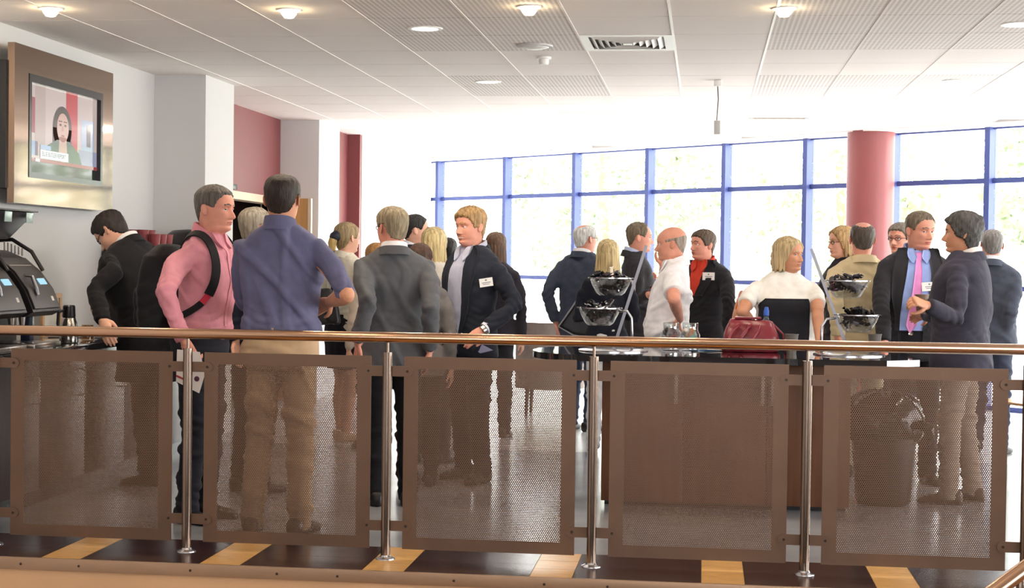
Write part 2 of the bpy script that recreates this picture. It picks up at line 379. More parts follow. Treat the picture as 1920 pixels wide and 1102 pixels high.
def rings(rows, n=36, p=2.4, zf=1.0):
    V = []; F = []; A = np.linspace(0, 2*np.pi, n, endpoint=False)
    for z, w, d, yc in rows:
        c, s = np.cos(A), np.sin(A)
        V.append(np.stack([w*np.sign(c)*np.abs(c)**(2/p), yc+d*np.sign(s)*np.abs(s)**(2/p), np.full(n, z)], 1))
    for i in range(len(rows)-1):
        for j in range(n): k = (j+1) % n; F.append((i*n+j, i*n+k, (i+1)*n+k, (i+1)*n+j))
    F.append(tuple(range(n))[::-1]); F.append(tuple((len(rows)-1)*n+j for j in range(n)))
    return np.concatenate(V), F
# --- head: chin z = 0, crown z = 1, face towards +y (units of head height)
_HZ = np.array([-.62, -.45, -.25, -.12, -.04, .02, .06, .12, .20, .28, .40, .50, .58, .70, .80, .88, .94, .98, 1.0])
_HF = np.array([.14, .11, .10, .14, .27, .385, .415, .405, .425, .425, .425, .415, .435, .425, .375, .29, .19, .09, -.02])
_HB = np.array([-.42, -.38, -.35, -.345, -.34, -.335, -.33, -.335, -.35, -.37, -.415, -.445, -.46, -.465, -.44, -.375, -.285, -.19, -.06])
_HW = np.array([.34, .26, .235, .235, .24, .25, .258, .275, .293, .305, .322, .332, .336, .335, .315, .268, .205, .13, .02])
def _smooth_interp(z, Z, Y):
    i = np.clip(np.searchsorted(Z, z)-1, 0, len(Z)-2); t = np.clip((z-Z[i])/(Z[i+1]-Z[i]), 0, 1)
    m = np.gradient(Y, Z); h = Z[i+1]-Z[i]
    return (2*t**3-3*t**2+1)*Y[i]+(t**3-2*t**2+t)*h*m[i]+(-2*t**3+3*t**2)*Y[i+1]+(t**3-t**2)*h*m[i+1]
def g_(x, m, s): return np.exp(-((x-m)/s)**2/2)
HNA = 72
_t = np.linspace(0, 2*np.pi, HNA, endpoint=False); HA = _t-.38*np.sin(_t)         # angle 0 = front, denser there
HZ = np.concatenate([np.linspace(-.62, -.1, 8), np.linspace(-.06, .66, 44), np.linspace(.69, .93, 11), [.955, .975, .99, .998]])
def head_grid(smile=0.0, female=0.0, jowl=0.0, features=True):
    Z, A = np.meshgrid(HZ, HA, indexing='ij')
    f, b, w = (_smooth_interp(Z, _HZ, q) for q in (_HF, _HB, _HW))
    w = w*(1+jowl*.14*g_(Z, .1, .14)-female*.05*g_(Z, .1, .15)); neck = np.clip((-.02-Z)/.1, 0, 1)
    w = w*(1-.13*female*neck+.18*jowl*neck); b = b*(1-.08*female*neck)
    c, s = np.cos(A), np.sin(A); yc = (f+b)/2; hd = (f-b)/2
    p = 2.25; x = w*np.sign(s)*np.abs(s)**(2/p); y = yc+hd*np.sign(c)*np.abs(c)**(2/p)
    fr = np.clip((y-yc)/(hd+1e-6), 0, 1)
    jaw = g_(Z, .03, .13)*np.clip((Z+.12)/.1, 0, 1); x = x*(1-.42*jaw*fr**1.5)
    if features:
        ff = np.clip(fr*1.6-.3, 0, 1); ax = np.abs(x)
        na = np.interp(Z, [.265, .29, .32, .36, .46, .53, .56], [0, .075, .125, .115, .055, .02, 0])
        ns = np.interp(Z, [.27, .32, .40, .54], [.062, .05, .036, .045])
        y = y+ff*na*np.exp(-(ax/ns)**2/2)*(1-.15*female)
        y = y+ff*.03*g_(Z, .30, .018)*g_(ax, .062, .022)
        y = y-ff*.050*g_(Z, .495, .040)*g_(ax, .135, .058)+ff*.022*g_(Z, .585, .030)*g_(ax, .12, .09)*(1-.5*female)
        y = y+ff*.020*g_(Z, .38, .06)*g_(ax, .20, .05)-ff*.012*g_(Z, .25, .06)*g_(ax, .19, .05)
        mw = .075+.035*smile; zc = .192+smile*.9*(ax**2)*1.5
        y = y+ff*(.026*g_(Z, zc+.022, .014)+.030*g_(Z, zc-.025, .017)-.020*g_(Z, zc, .008))*np.exp(-(ax/mw)**4/2)
        y = y+ff*(.022*g_(Z, .055, .045)*g_(ax, 0, .09)-.016*g_(Z, .115, .025)*g_(ax, 0, .09))
        y = y+ff*smile*.02*g_(Z, .30, .05)*g_(ax, .17, .05)
    P = np.stack([x, y, Z], -1)
    return P, A
def grid_faces(nr, nc, flip=False):
    F = []
    for i in range(nr-1):
        for j in range(nc):
            k = (j+1) % nc; q = (i*nc+j, i*nc+k, (i+1)*nc+k, (i+1)*nc+j); F.append(q[::-1] if not flip else q)
    return F
HAIRLINES = {
    'short':   ([0, 25, 45, 60, 70, 82, 100, 116, 140, 180], [.80, .805, .73, .64, .47, .52, .56, .36, .20, .15]),
    'full':    ([0, 25, 45, 60, 70, 82, 100, 116, 140, 180], [.745, .74, .70, .60, .42, .44, .44, .26, .12, .06]),
    'collar':  ([0, 25, 45, 60, 70, 82, 100, 116, 140, 180], [.74, .74, .70, .58, .40, .38, .30, .10, -.06, -.10]),
    'ring':    ([0, 25, 45, 60, 70, 82, 100, 116, 140, 180], [1.2, 1.2, 1.2, .70, .50, .52, .55, .36, .2, .15]),
    'recede':  ([0, 20, 40, 55, 68, 82, 100, 116, 140, 180], [.88, .90, .90, .70, .48, .52, .56, .36, .2, .15]),
    'women':   ([0, 20, 40, 60, 75, 90, 100, 116, 140, 180], [.80, .76, .66, .45, .25, .22, .22, .1, .0, -.05]),
}
def hair_mesh(kind, P, A, t_top=.06, t_side=.03, seed=1, wild=.0, crown_bald=0.0):
    r = np.random.default_rng(seed); r0 = 8; P = P[r0:]; A = A[r0:]; Z = P[..., 2]
    deg = np.abs(np.degrees((A+np.pi) % (2*np.pi)-np.pi)); d, l = HAIRLINES[kind]; zl = np.interp(deg, d, l)
    zl = zl+.007*np.sin(A*17+r.uniform(0, 6))+.004*np.sin(A*31)
    m = np.clip((Z-zl)/.05, 0, 1)
    if kind == 'ring': m = m*np.clip((.66+.12*np.clip((deg-60)/90, 0, 1)-Z)/.10, 0, 1)*np.clip((deg-58)/14, 0, 1)
    if crown_bald: m = m*(1-crown_bald*np.clip(1.6*np.exp(-((P[..., 1]+.12)/.27)**2-((P[..., 0])/.21)**2), 0, 1)*np.clip((Z-.72)/.08, 0, 1))
    m = m*m*(3-2*m); top = np.clip((Z-.55)/.35, 0, 1); t = t_side+(t_top-t_side)*top
    n = P-np.array([0, -.02, .52]); n[..., 2] *= .8; n /= np.linalg.norm(n, axis=-1)[..., None]
    st = np.sin(A*38+4*np.sin(Z*9+seed)+3*np.sin(P[..., 0]*14))*.5+np.sin(A*17+Z*22+seed)*.5
    t = t*(1+.22*st+.10*np.sin(A*71+Z*13+seed))+wild*(np.sin(A*9+Z*17+seed)*np.sin(Z*23+A*5)+.6*np.sin(A*15-Z*31))
    V = P+n*(m*t-(1-m)*.03)[..., None]
    nr = V.shape[0]; V = V.reshape(-1, 3); F = grid_faces(nr, HNA); k = len(V)
    V = np.concatenate([V, V[(nr-1)*HNA:].mean(0)[None]+np.array([[0, 0, .004]])]); F += [(k, (nr-1)*HNA+(j+1) % HNA, (nr-1)*HNA+j) for j in range(HNA)]
    return V, F
def curtain(a0, zb, flare=.06, back=.50, seed=1, thick=.10, wave=.02, side=.385, zt=.78, cut=0.0):
    r = np.random.default_rng(seed); n = 64; A = np.radians(np.linspace(a0, 360-a0, n)); nz = 22; V = []
    for layer in (0, 1):
        for i in range(nz):
            u = i/(nz-1)
            for j, a in enumerate(A):
                zbj = zb+.05*math.sin(a*13+seed)+.04*math.sin(a*31)+cut*math.cos(a)
                z = zt+(zbj-zt)*u; g = np.clip((zt-z)/.3, 0, 1)
                sx = (.22+(side-.22)*math.sqrt(max(0, 1-(1-g)**2)))+flare*max(0, (.3-z)); by = back*(.45+.55*math.sqrt(max(0, 1-(1-g)**2)))-.10*max(0, min(1, (.3-z)/.6))
                q = 1+wave*(math.sin(a*21+math.sin(z*5)+seed)+.6*math.sin(a*47+z*3))
                if layer: q *= 1-thick/.4
                c = math.cos(a); yy = (.30 if c > 0 else by)*c*q-.02
                V.append((sx*math.sin(a)*q, yy, z))
    F = []; o = nz*n
    for i in range(nz-1):
        for j in range(n-1):
            F.append((i*n+j, i*n+j+1, (i+1)*n+j+1, (i+1)*n+j)); F.append((o+i*n+j+1, o+i*n+j, o+(i+1)*n+j, o+(i+1)*n+j+1))
    for j in range(n-1): F.append(((nz-1)*n+j, (nz-1)*n+j+1, o+(nz-1)*n+j+1, o+(nz-1)*n+j)); F.append((j+1, j, o+j, o+j+1))
    for i in range(nz-1): F.append((i*n, (i+1)*n, o+(i+1)*n, o+i*n)); F.append(((i+1)*n+n-1, i*n+n-1, o+i*n+n-1, o+(i+1)*n+n-1))
    return np.array(V), F
def hand_parts(pose):           # right hand, wrist at origin, fingers along +z, palm towards +y, thumb towards +x
    parts = [tube([(0, 0, -.01), (0, .002, .03), (0, .003, .07), (0, .002, .098)], [(.026, .018), (.036, .017), (.042, .015), (.039, .012)], 14, round_cap=True)]
    curl = {'relax': (12, 22, 18), 'grip': (38, 52, 40), 'hip': (20, 45, 40), 'flat': (4, 6, 5), 'pinch': (45, 45, 30)}[pose]
    for x, ln, r in ((.030, .073, .0085), (.010, .081, .009), (-.0105, .075, .0085), (-.029, .058, .0075)):
        p = np.array([x, .003, .092]); a = 0.0; pts = [p-np.array([0, 0, .02]), p]
        for k, fr in enumerate((.44, .32, .26)):
            a += math.radians(curl[k]*(1+(.1-x*3)*.6)); p = p+np.array([x*.12 if k == 0 else 0, math.sin(a), math.cos(a)])*ln*fr*(1.08); pts.append(p)
        parts.append(tube(pts, [r*1.1, r*1.08, r*1.0, r*.94, r*.78], 9, round_cap=True))
    th = {'relax': [(.024, .004, .02), (.046, .016, .045), (.055, .026, .075), (.055, .032, .1)], 'flat': [(.024, .004, .02), (.05, .01, .05), (.064, .014, .078), (.07, .016, .1)]}.get(pose, [(.024, .006, .02), (.043, .028, .045), (.045, .055, .065), (.036, .075, .082)])
    parts.append(tube(th, [.014, .0125, .0105, .0085], 9, round_cap=True))
    return parts
def frame_from(d, n):
    d = d/np.linalg.norm(d); n = n-d*np.dot(n, d); n /= np.linalg.norm(n)+1e-9; x = np.cross(n, d); return np.stack([x, n, d], 1)
SKIN = {'fair': 'd9a58c', 'pink': 'd6957f', 'warm': 'c98f70', 'tan': 'b98065'}
def m_skin(k): return mat('skin_'+k, SKIN[k], .5, var=.07, vscale=22, spec=.4, bump=.03, bscale=500)
def m_lip(k): return mat('lip_'+k, tuple(int(SKIN[k][i:i+2], 16)/255*s for i, s in ((0, .82), (2, .62), (4, .64))), .4)
def m_hair(c): return mat('hair_'+c, c, .5, var=.45, vscale=70, stretch=(1, 1, .10), bump=.6, bscale=160, spec=.3)
def m_cloth(c, rough=.8, weave=.08, var=.08): return mat('cloth_%s_%d' % (c, int(rough*10)), c, rough, var=var, vscale=18, bump=weave, bscale=900, sheen=.04, spec=.2)
M_eye = mat('eye_white', 'e8e4df', .15); M_iris = mat('iris', '2b2a2c', .1); M_teeth = mat('teeth', 'efe8df', .25)
class Person: pass
def sstep(x): x = np.clip(x, 0, 1); return x*x*(3-2*x)
def solve_px(sw, px, py, L, side):
    o = np.array([0, 0, CAM_H]); d = ray(px, py); d = d/np.linalg.norm(d); m = o-sw; b = m @ d; c = m @ m-L*L; D = b*b-c
    if D <= 0: q = o+d*(-b); v = q-sw; return sw+v*(L/np.linalg.norm(v))
    t = -b-math.sqrt(D) if side == 'n' else -b+math.sqrt(D); return o+d*t
def person(label, px, py, Y, h, yaw, group=None, sex='m', bw=1.0, fat=0.0, lean=0.0, head=(0, 0, 0), skin='fair', hair=('short', '4a3b30', .06, .03), hairkw={}, top=('jacket', '2b2f3d'),
           sleeve='long', legs=('trousers', '2a2a30'), L='down', R='down', handL='relax', handR='relax', stance=None, shoes='1d1a1a', face=dict(), glasses=None, collar=None, shirtfront=None,
           dp=1.0, vox=.011, fold=(.006, 22, (.3, 0, 1)), eyes=True, collar_skin=False, hem=None, crease=None, pdL=None, pdR=None, skirt_len=None, lower=True):
    p = Person(); yr = math.radians(yaw); c, s = math.cos(yr), math.sin(yr)
    RM = np.array([[c, -s, 0], [s, c, 0], [0, 0, 1]])
    hp = pt(px, py, Y=Y)                       # crown of the head in the place
    if h is None: h = float(hp[2])
    off = RM @ np.array([0, math.sin(lean)*.36*h+.0, 0]); base = np.array([hp[0]-off[0], hp[1]-off[1], 0.0])
    e = empty('person', base, label, 'person', group, rz=yr); p.e = e; p.base = base; p.RM = RM; p.h = h
    def to_local(w): return RM.T @ (np.asarray(w)-base)
    def to_world(l): return RM @ np.asarray(l)+base
    p.to_world = to_world; p.to_local = to_local
    z0 = .54*h
    def bend(V):
        V = np.asarray(V, float)
        if not lean: return V
        a = -lean*sstep((V[..., 2]-z0+.04*h)/(.22*h)); y, z = V[..., 1], V[..., 2]-z0
        return np.stack([V[..., 0], y*np.cos(a)-z*np.sin(a), z0+y*np.sin(a)+z*np.cos(a)], -1)
    p.bend = bend; f = 1 if sex == 'f' else 0
    hh = .131*h*(1.02 if f else 1.0)
    # arms
    sh = {sd: np.array([sg*.112*h*bw*(.93 if f else 1), -.008*h, .805*h]) for sd, sg in (('L', -1), ('R', 1))}
    Lu, Lf = .178*h, .150*h; arm = {}
    for sd, spec in (('L', L), ('R', R)):
        sg = -1 if sd == 'L' else 1; S0 = sh[sd]
        if spec == 'down': E1 = S0+np.array([sg*.028*h, -.02*h, -.175*h]); W1 = E1+np.array([sg*.004*h, .035*h, -.146*h])
        elif spec == 'front': E1 = S0+np.array([sg*.03*h, -.015*h, -.172*h]); W1 = E1+np.array([-sg*.08*h, .125*h, .02*h])
        elif spec == 'hip': E1 = S0+np.array([sg*.09*h, -.06*h, -.14*h]); W1 = np.array([sg*.115*h, -.0*h, .575*h])
        else:
            (ex, ey, es), (wx, wy, ws) = spec
            sw = to_world(bend(S0[None])[0]); E0 = solve_px(sw, ex, ey, Lu, es); W0 = solve_px(E0, wx, wy, Lf, ws); E1, W1 = to_local(E0), to_local(W0)
        arm[sd] = (S0, E1, W1)
    p.arm = arm
    # body: head, neck, hands in one mesh with the core that carries the clothes
    P, A = head_grid(smile=face.get('smile', 0), female=f, jowl=face.get('jowl', 0))
    hy, hpit, ht = (math.radians(v) for v in head)
    HR = np.array(Matrix.Rotation(hy, 3, 'Z') @ Matrix.Rotation(hpit, 3, 'X') @ Matrix.Rotation(ht, 3, 'Y'))
    piv = np.array([0, -.12, -.02])
    def place_head(V, rigid=True):
        V = np.asarray(V, float); w = np.ones(V.shape[:-1]) if rigid else sstep((V[..., 2]+.55)/.5)
        Vr = (V-piv) @ HR.T+piv; Q = V+(Vr-V)*w[..., None]
        return bend(Q*hh+np.array([0, .004*h+.12*hh*0, h-hh]))
    p.place_head = place_head; p.hh = hh
    nr = P.shape[0]; HV = P.reshape(-1, 3); HF = grid_faces(nr, HNA); k = len(HV)
    HV = np.concatenate([HV, [[0, -.04, 1.0]]]); HF += [(k, (nr-1)*HNA+(j+1) % HNA, (nr-1)*HNA+j) for j in range(HNA)]
    cen = np.array([HV[list(q)].mean(0) for q in HF]); mi = np.zeros(len(HF), int); front = cen[:, 1] > .2; ax = np.abs(cen[:, 0])
    sm = face.get('smile', 0); zc = .192+sm*1.35*ax**2; mw = .10+.04*sm
    mi[front & (ax < mw) & (np.abs(cen[:, 2]-zc) < .034*(1-.7*(ax/mw)**2))] = 1
    if sm > .4: mi[front & (ax < mw*.85) & (np.abs(cen[:, 2]-zc) < .018*(1-.6*(ax/mw)**2))] = 3
    zb = .605-.5*(ax-.13)**2*4; mi[front & (ax > .045) & (ax < .215) & (np.abs(cen[:, 2]-zb) < .016)] = 2
    HVp = place_head(HV, False); parts = [(HVp, HF)]
    for sg in (-1, 1):
        ear = ball((0, 0, 0), (.026, .08, .125), 12, 10); q = ear[0].copy(); q[:, 0] += np.where(q[:, 0]*sg > 0, sg*(-.012*g_(np.linalg.norm(q[:, 1:], axis=1), 0, .05)), 0); q[:, 1] -= .25*(q[:, 2]-0)*.6
        M3 = np.array(Matrix.Rotation(sg*.42, 3, 'Z')); q = q @ M3.T+np.array([sg*.362, -.05, .46]); parts.append((place_head(q), ear[1]))
    core = [tube([(0, 0, .52*h), (0, 0, .65*h), (0, -.008*h, .79*h)], [.045*h, .05*h, .036*h], 10, round_cap=True)]
    st = stance or ((-.055, .0), (.055, .0)); legpts = {}
    for sg, (fx, fy) in zip((-1, 1), st):
        hip = np.array([sg*.048*h, 0, .49*h]); an = np.array([fx*h, fy*h-.012*h, .05*h]); kn = (hip+an)/2+np.array([0, .014*h, .005*h]); legpts[sg] = (hip, kn, an)
        rr = [.03*h, .018*h, .014*h] if legs[0] == 'trousers' else [.05*h, .034*h, .021*h]
        mid = (kn+an)/2+np.array([0, -.008*h, .02*h]); core.append(tube([hip, kn, mid, an], [rr[0], rr[1], rr[1]*1.02, rr[2]], 12, round_cap=True))
    for sd in 'LR':
        S0, E1, W1 = arm[sd]; px_arm = not isinstance({'L': L, 'R': R}[sd], str); q0 = S0*np.array([.8, 1, .97]); q0 = bend(q0[None])[0] if px_arm else q0; tb = tube([q0, E1, (E1+W1)/2], [.016*h, .014*h, .013*h], 10, round_cap=True); (parts if px_arm else core).append(tb)
    parts += [(bend(v), q) for v, q in core]
    for sd, pose, pd in (('L', handL, pdL), ('R', handR, pdR)):
        if pose is None: continue
        S0, E1, W1 = arm[sd]; sg = -1 if sd == 'L' else 1; d = W1-E1; d /= np.linalg.norm(d)
        n = np.array(pd, float) if pd is not None else (np.array([-sg, .15, 0.]) if abs(d[2]) > .75 else np.array([-sg*.6, 0, -.4]))
        hd = d if pose != 'hip' else d*.5+np.array([-sg*.3, .6, -.2]); Fm = frame_from(hd, n)
        hs = h/1.8*(.9 if f else 1.0); mir = np.array([1 if sd == 'R' else -1, 1, 1.0])
        # the thumb sits on +x of the right hand; keep handedness through the mirrored axis
        hp_ = [((v*mir*hs) @ Fm.T+W1, q if sd == 'R' else [t[::-1] for t in q]) for v, q in hand_parts(pose)]
        ft = 1.0 if sleeve in ('short', 'roll') else .38
        fa = [E1+(W1-E1)*t for t in ((1-ft)*1.0, 1-ft*.7, 1-ft*.35, 1.0)]; rad = np.interp([1-ft, 1-ft*.7, 1-ft*.35, 1], [0, .3, .65, 1], [.0255*h, .0262*h, .021*h, .0155*h])*(.88 if f else 1)*(1+fat*.12)
        hp_.append(tube(fa, [(r_, r_*.86) for r_ in rad], 14, round_cap=True))
        if sleeve in ('short',): hp_.append(tube([S0+(E1-S0)*.35, E1], [.029*h, .0255*h], 14, round_cap=True))
        rv, rf = remesh(hp_, .0045, 2); parts.append((bend(rv) if spec in ('down',) else rv, rf))
    BV, BF = join(*parts); mi = np.concatenate([mi, np.zeros(len(BF)-len(mi), int)])
    hc = hair[1] if hair else '8a7a68'
    put('body', (BV, BF), [m_skin(skin), m_lip(skin), m_hair(face.get('brow', hc)), M_teeth], e, smooth=True, local=True, mi=mi)
    if eyes:
        for sg in (-1, 1):
            q = ball((0, 0, 0), .050, 16, 12); V_ = q[0][:, [0, 2, 1]]*np.array([1, 1, 1]); V_ = V_+np.array([sg*.135, .336, .497])
            cn = np.array([V_[list(t)].mean(0) for t in q[1]]); gx = face.get('gaze', 0)*.02
            r2 = (cn[:, 0]-sg*.135-gx)**2+(cn[:, 2]-.497)**2; im = ((r2 < .024**2) & (cn[:, 1] > .336)).astype(int)
            put('eye', (place_head(V_), q[1]), [M_eye, M_iris], e, smooth=True, local=True, mi=im)
            # lids
            lid = [( sg*.135+.056*math.sin(t), .336+.050, .497+.026*math.cos(t)) for t in np.linspace(-1.25, 1.25, 7)]
            lid = [(x_, .336+math.sqrt(max(.0004, .055**2-(x_-sg*.135)**2-(z_-.497)**2)), z_) for x_, y_, z_ in lid]
            put('eyelid', (lambda q_: (place_head(q_[0]), q_[1]))(tube(lid, .015, 6)), m_skin(skin), e, smooth=True, local=True)
    if hair:
        HG, HAg = head_grid(female=f, features=False); hv, hf = hair_mesh(hair[0], HG, HAg, hair[2], hair[3], seed=sum(map(ord, label)) % 97, **{k_: v_ for k_, v_ in hairkw.items() if k_ in ('wild', 'crown_bald')})
        put('hair', (place_head(hv), hf), m_hair(hair[1]), e, smooth=True, local=True)
    if 'curtain' in hairkw:
        cv, cf = curtain(**hairkw['curtain']); put('long_hair', (place_head(cv), cf), m_hair(hair[1]), e, smooth=True, local=True)
    # garments
    k_top, c_top = top[0], top[1]; wq = bw*(.9 if f else 1.045)
    hemz = hem if hem else {'jacket': .455, 'shirt': .56, 'blouse': .50, 'coat': .36}[k_top]
    T = [(.36, .116, .084, 0), (.455, .112, .079, .0), (.50, .111, .080, .002), (.56, .104, .075, .004), (.61, .0995, .071, .006), (.67, .105, .075, .006), (.735, .114, .077, .004), (.785, .117, .069, .0), (.815, .110, .058, -.006), (.835, .090, .050, -.010), (.853, .064, .045, -.012), (.868, .044, .041, -.012)]
    if k_top in ('shirt', 'blouse'): T = [(z, w*.95, d_*.95, y_) for z, w, d_, y_ in T]
    if f: T = [(z, w*(1 if z > .56 else 1.10)*(.93 if .58 < z < .65 else 1), d_*(1+.16*g_(z, .735, .03)), y_+.014*g_(z, .735, .035)) for z, w, d_, y_ in T]
    T = [(z, w*wq*(1+fat*.30*g_(z, .60, .09)), d_*dp*(1+fat*.55*g_(z, .60, .08)), y_+fat*.035*g_(z, .60, .08)) for z, w, d_, y_ in T]
    zs = [t[0] for t in T]; row = lambda z: tuple(np.interp(z, zs, [t[k_] for t in T]) for k_ in (1, 2, 3))
    rows = [(hemz,)+row(hemz)]
    if k_top == 'shirt': w_, d_, y_ = row(.57); rows = [(.548, w_*.90, d_*.90, y_), (.556, w_*.99, d_*.99, y_), (.572, w_*1.04, d_*1.06, y_), (.595, w_*1.03, d_*1.04, y_)]
    rows += [t for t in T if t[0] > rows[-1][0]+.01]
    R_ = rings([(z*h, w*h, d_*h, y_*h) for z, w, d_, y_ in rows]); sl = []
    for sd in 'LR':
        S0, E1, W1 = arm[sd]; sg = -1 if sd == 'L' else 1; jk = 1.0 if k_top in ('jacket', 'coat') else .9; a_ = jk*(.9 if f else 1.0)
        S1 = S0+np.array([-sg*.030*h, 0, -.006*h])
        if sleeve == 'long': q = tube([S1, S0*.5+S1*.5, S0+(E1-S0)*.45, E1, E1+(W1-E1)*.5, E1+(W1-E1)*.97], [.026*h*a_, .033*h*a_, .036*h*a_, .031*h*a_, .029*h*a_, .0255*h*a_], 16, round_cap=False)
        elif sleeve == 'roll': q = tube([S1, S0*.5+S1*.5, S0+(E1-S0)*.45, E1-(E1-S0)*.08, E1+(W1-E1)*.12], [.026*h*a_, .033*h*a_, .036*h*a_, .034*h*a_, .034*h*a_], 16)
        else: q = tube([S1, S0*.5+S1*.5, S0+(E1-S0)*.4, S0+(E1-S0)*.74], [.026*h*a_, .035*h*a_, .042*h*a_, .046*h*a_], 16)
        sl.append(q)
    pre = [(bend(R_[0]), R_[1])]+[(np.concatenate([bend(q[0][:32]), q[0][32:]]) if spec_px else bend(q[0]), q[1]) for q, spec_px in zip(sl, (not isinstance(L, str), not isinstance(R, str)))]
    GV, GF = remesh(pre, vox, 5)
    GV = folds(GV, GF, fold[0], fold[1], fold[2], seed=len(label)*7+int(px))
    GV = folds(GV, GF, fold[0]*.45, fold[1]*2.6, (fold[2][0], .4, fold[2][2]), seed=int(px)+3)
    cr_ = crease or (.0035, 34, (.6, .2, .7)); GV = creases(GV, GF, cr_[0], cr_[1], cr_[2], int(px)+17)
    nrm = vnormals(GV, GF); dsp = np.zeros(len(GV))
    for sd in 'LR':
        S0, E1, W1 = arm[sd]; E2 = E1 if not isinstance({'L': L, 'R': R}[sd], str) else bend(E1[None])[0]; ax_ = (W1-S0)/np.linalg.norm(W1-S0); r_ = GV-E2; dd = np.linalg.norm(r_, axis=1)
        dsp += .0065*np.exp(-(dd/.10)**2)*(np.abs(np.sin(r_ @ ax_*62+2.2*np.sin(r_ @ np.array([17., 23, 9]))))*1.6-1)
        S2 = bend(S0[None])[0]; r_ = GV-S2-np.array([0, 0, -.09]); dsp += .004*np.exp(-(np.linalg.norm(r_, axis=1)/.10)**2)*(np.abs(np.sin(r_ @ np.array([40., 12, 34])))*1.6-1)
    dsp += .004*np.exp(-((GV[:, 2]-.60*h)/(.035*h))**2)*(np.abs(np.sin(GV[:, 2]*70+3*np.sin(GV[:, 0]*13+px)+2*np.sin(GV[:, 1]*17)))*1.6-1)
    GV = GV+nrm*(dsp*fold[0]/.0065)[:, None]
    nm = {'jacket': 'jacket', 'shirt': 'shirt', 'blouse': 'blouse', 'coat': 'coat'}[k_top]
    p.top = put(nm, (GV, GF), m_cloth(c_top, *(top[2:])), e, smooth=True, local=True)
    p.bvh = BVHTree.FromPolygons([tuple(v) for v in GV.tolist()], GF); p.GV = GV
    # collar ring: a band round the neck, open in front
    def band(nm_, rb, rt, zb_, zt_, mt, gap, drop, th=.006):
        n = 40; A_ = np.radians(np.linspace(-180+gap, 180-gap, n)); V = []
        for rx, z, dd in ((rb, zb_, .0), (rt, zt_, 0), (rt-th, zt_, 0), (rb-th, zb_, 0)):
            for a in A_:
                fr = (1-math.cos(a))/2; V.append((rx*1.0*math.sin(a)*h, (-.016-rx*1.02*math.cos(a))*h, (z-drop*fr**1.5)*h))
        F = []
        for r_ in range(4):
            for j in range(n-1): a0, b0 = r_*n+j, ((r_+1) % 4)*n+j; F.append((a0, a0+1, b0+1, b0))
        F.append((0, n, 2*n, 3*n)); F.append((n-1, 4*n-1, 3*n-1, 2*n-1)); put(nm_, (bend(np.array(V)), F), mt, e, smooth='auto', local=True)
    p.band = band
    if collar:
        for nm_, c_, lv in collar:
            if lv == 0: band(nm_, .050*(.92 if f else 1), .044*(.92 if f else 1), .850, .889, m_cloth(c_), 14, .034)
            else: band(nm_, .064*(.92 if f else 1), .053*(.92 if f else 1), .845, .874, m_cloth(c_, *(top[2:])), 40, .044, .010)
    # legs
    if lower:
        if legs[0] == 'trousers':
            gw = wq*(1+fat*.12)*(.78 if k_top in ('jacket', 'coat') else .84 if k_top == 'blouse' else 1.0); PR = [(.60, .090, .064, .004), (.56, .097, .069, .002), (.52, .101, .074, -.004), (.485, .100, .074, -.006), (.46, .088, .062, -.002)]
            pp = [rings([(z*h, w*gw*h, d_*h*(1+fat*.2)*(.82 if k_top in ('jacket', 'coat') else 1), y_*h+fat*.02*h) for z, w, d_, y_ in PR[::-1]])]
            for sg in (-1, 1):
                hip, kn, an = legpts[sg]; pp.append(tube([hip+np.array([0, 0, .02*h]), hip*.6+kn*.4, kn, kn*.45+an*.55, an, an*np.array([1, 1, .35])+np.array([0, .004*h, 0])], [.049*h, .047*h, .039*h, .036*h, .033*h, .034*h], 18))
            LV, LF = remesh(pp, vox*1.1, 5); LV = folds(LV, LF, .006, 26, (.2, .2, 1), seed=int(px)+11, mask=sstep((.5*h-LV[:, 2])/(.15*h))*.8+.2)
            LV = creases(LV, LF, .009, 38, (.25, .3, .9), int(px)+5)
            ph = 2*np.sin(LV[:, 0]*19)+1.5*np.sin(LV[:, 1]*23); w_a = np.exp(-((LV[:, 2]-.07*h)/(.05*h))**2)+.7*np.exp(-((LV[:, 2]-.285*h)/(.05*h))**2)+.5*np.exp(-((LV[:, 2]-.45*h)/(.03*h))**2)
            LV = LV+vnormals(LV, LF)*(.006*w_a*(np.abs(np.sin(LV[:, 2]*55+ph))*1.6-1))[:, None]
            put('trousers', (LV, LF), m_cloth(legs[1]), e, smooth=True, local=True)
        else:
            zl = skirt_len or .29; SR = [(zl, .088, .070, 0), (.40, .098, .078, 0), (.50, .105, .080, -.004), (.56, .098, .072, 0), (.61, .086, .062, .002)]
            LV, LF = remesh([rings([(z*h, w*bw*h, d_*h, y_*h) for z, w, d_, y_ in SR])], vox*1.1, 4); put('skirt', (folds(LV, LF, .004, 24, (1, .2, .1), seed=3), LF), m_cloth(legs[1]), e, smooth=True, local=True)
        for sg in (-1, 1):
            hip, kn, an = legpts[sg]; n = 14; V = []; F = []; ys = [-.045, -.04, -.02, .01, .045, .075, .095, .102]; ws = [.008, .019, .023, .022, .026, .026, .018, .004]; hs_ = [.03, .047, .052, .048, .034, .026, .02, .010]
            if f: ws = [w_*.8 for w_ in ws]
            A_ = np.linspace(0, 2*np.pi, n, endpoint=False)
            for y_, w_, z_ in zip(ys, ws, hs_):
                for a in A_: V.append((an[0]+w_*h*math.copysign(abs(math.cos(a))**.7, math.cos(a))+sg*y_*.18*h, an[1]+y_*h, max(0, (z_*h/2)*(1+math.copysign(abs(math.sin(a))**.6, math.sin(a))))))
            F = [(i*n+j, i*n+(j+1) % n, (i+1)*n+(j+1) % n, (i+1)*n+j) for i in range(len(ys)-1) for j in range(n)]+[tuple(range(n))[::-1], tuple((len(ys)-1)*n+j for j in range(n))]
            put('shoe', (np.array(V), F), mat('leather_'+shoes, shoes, .35), e, smooth=True, local=True)
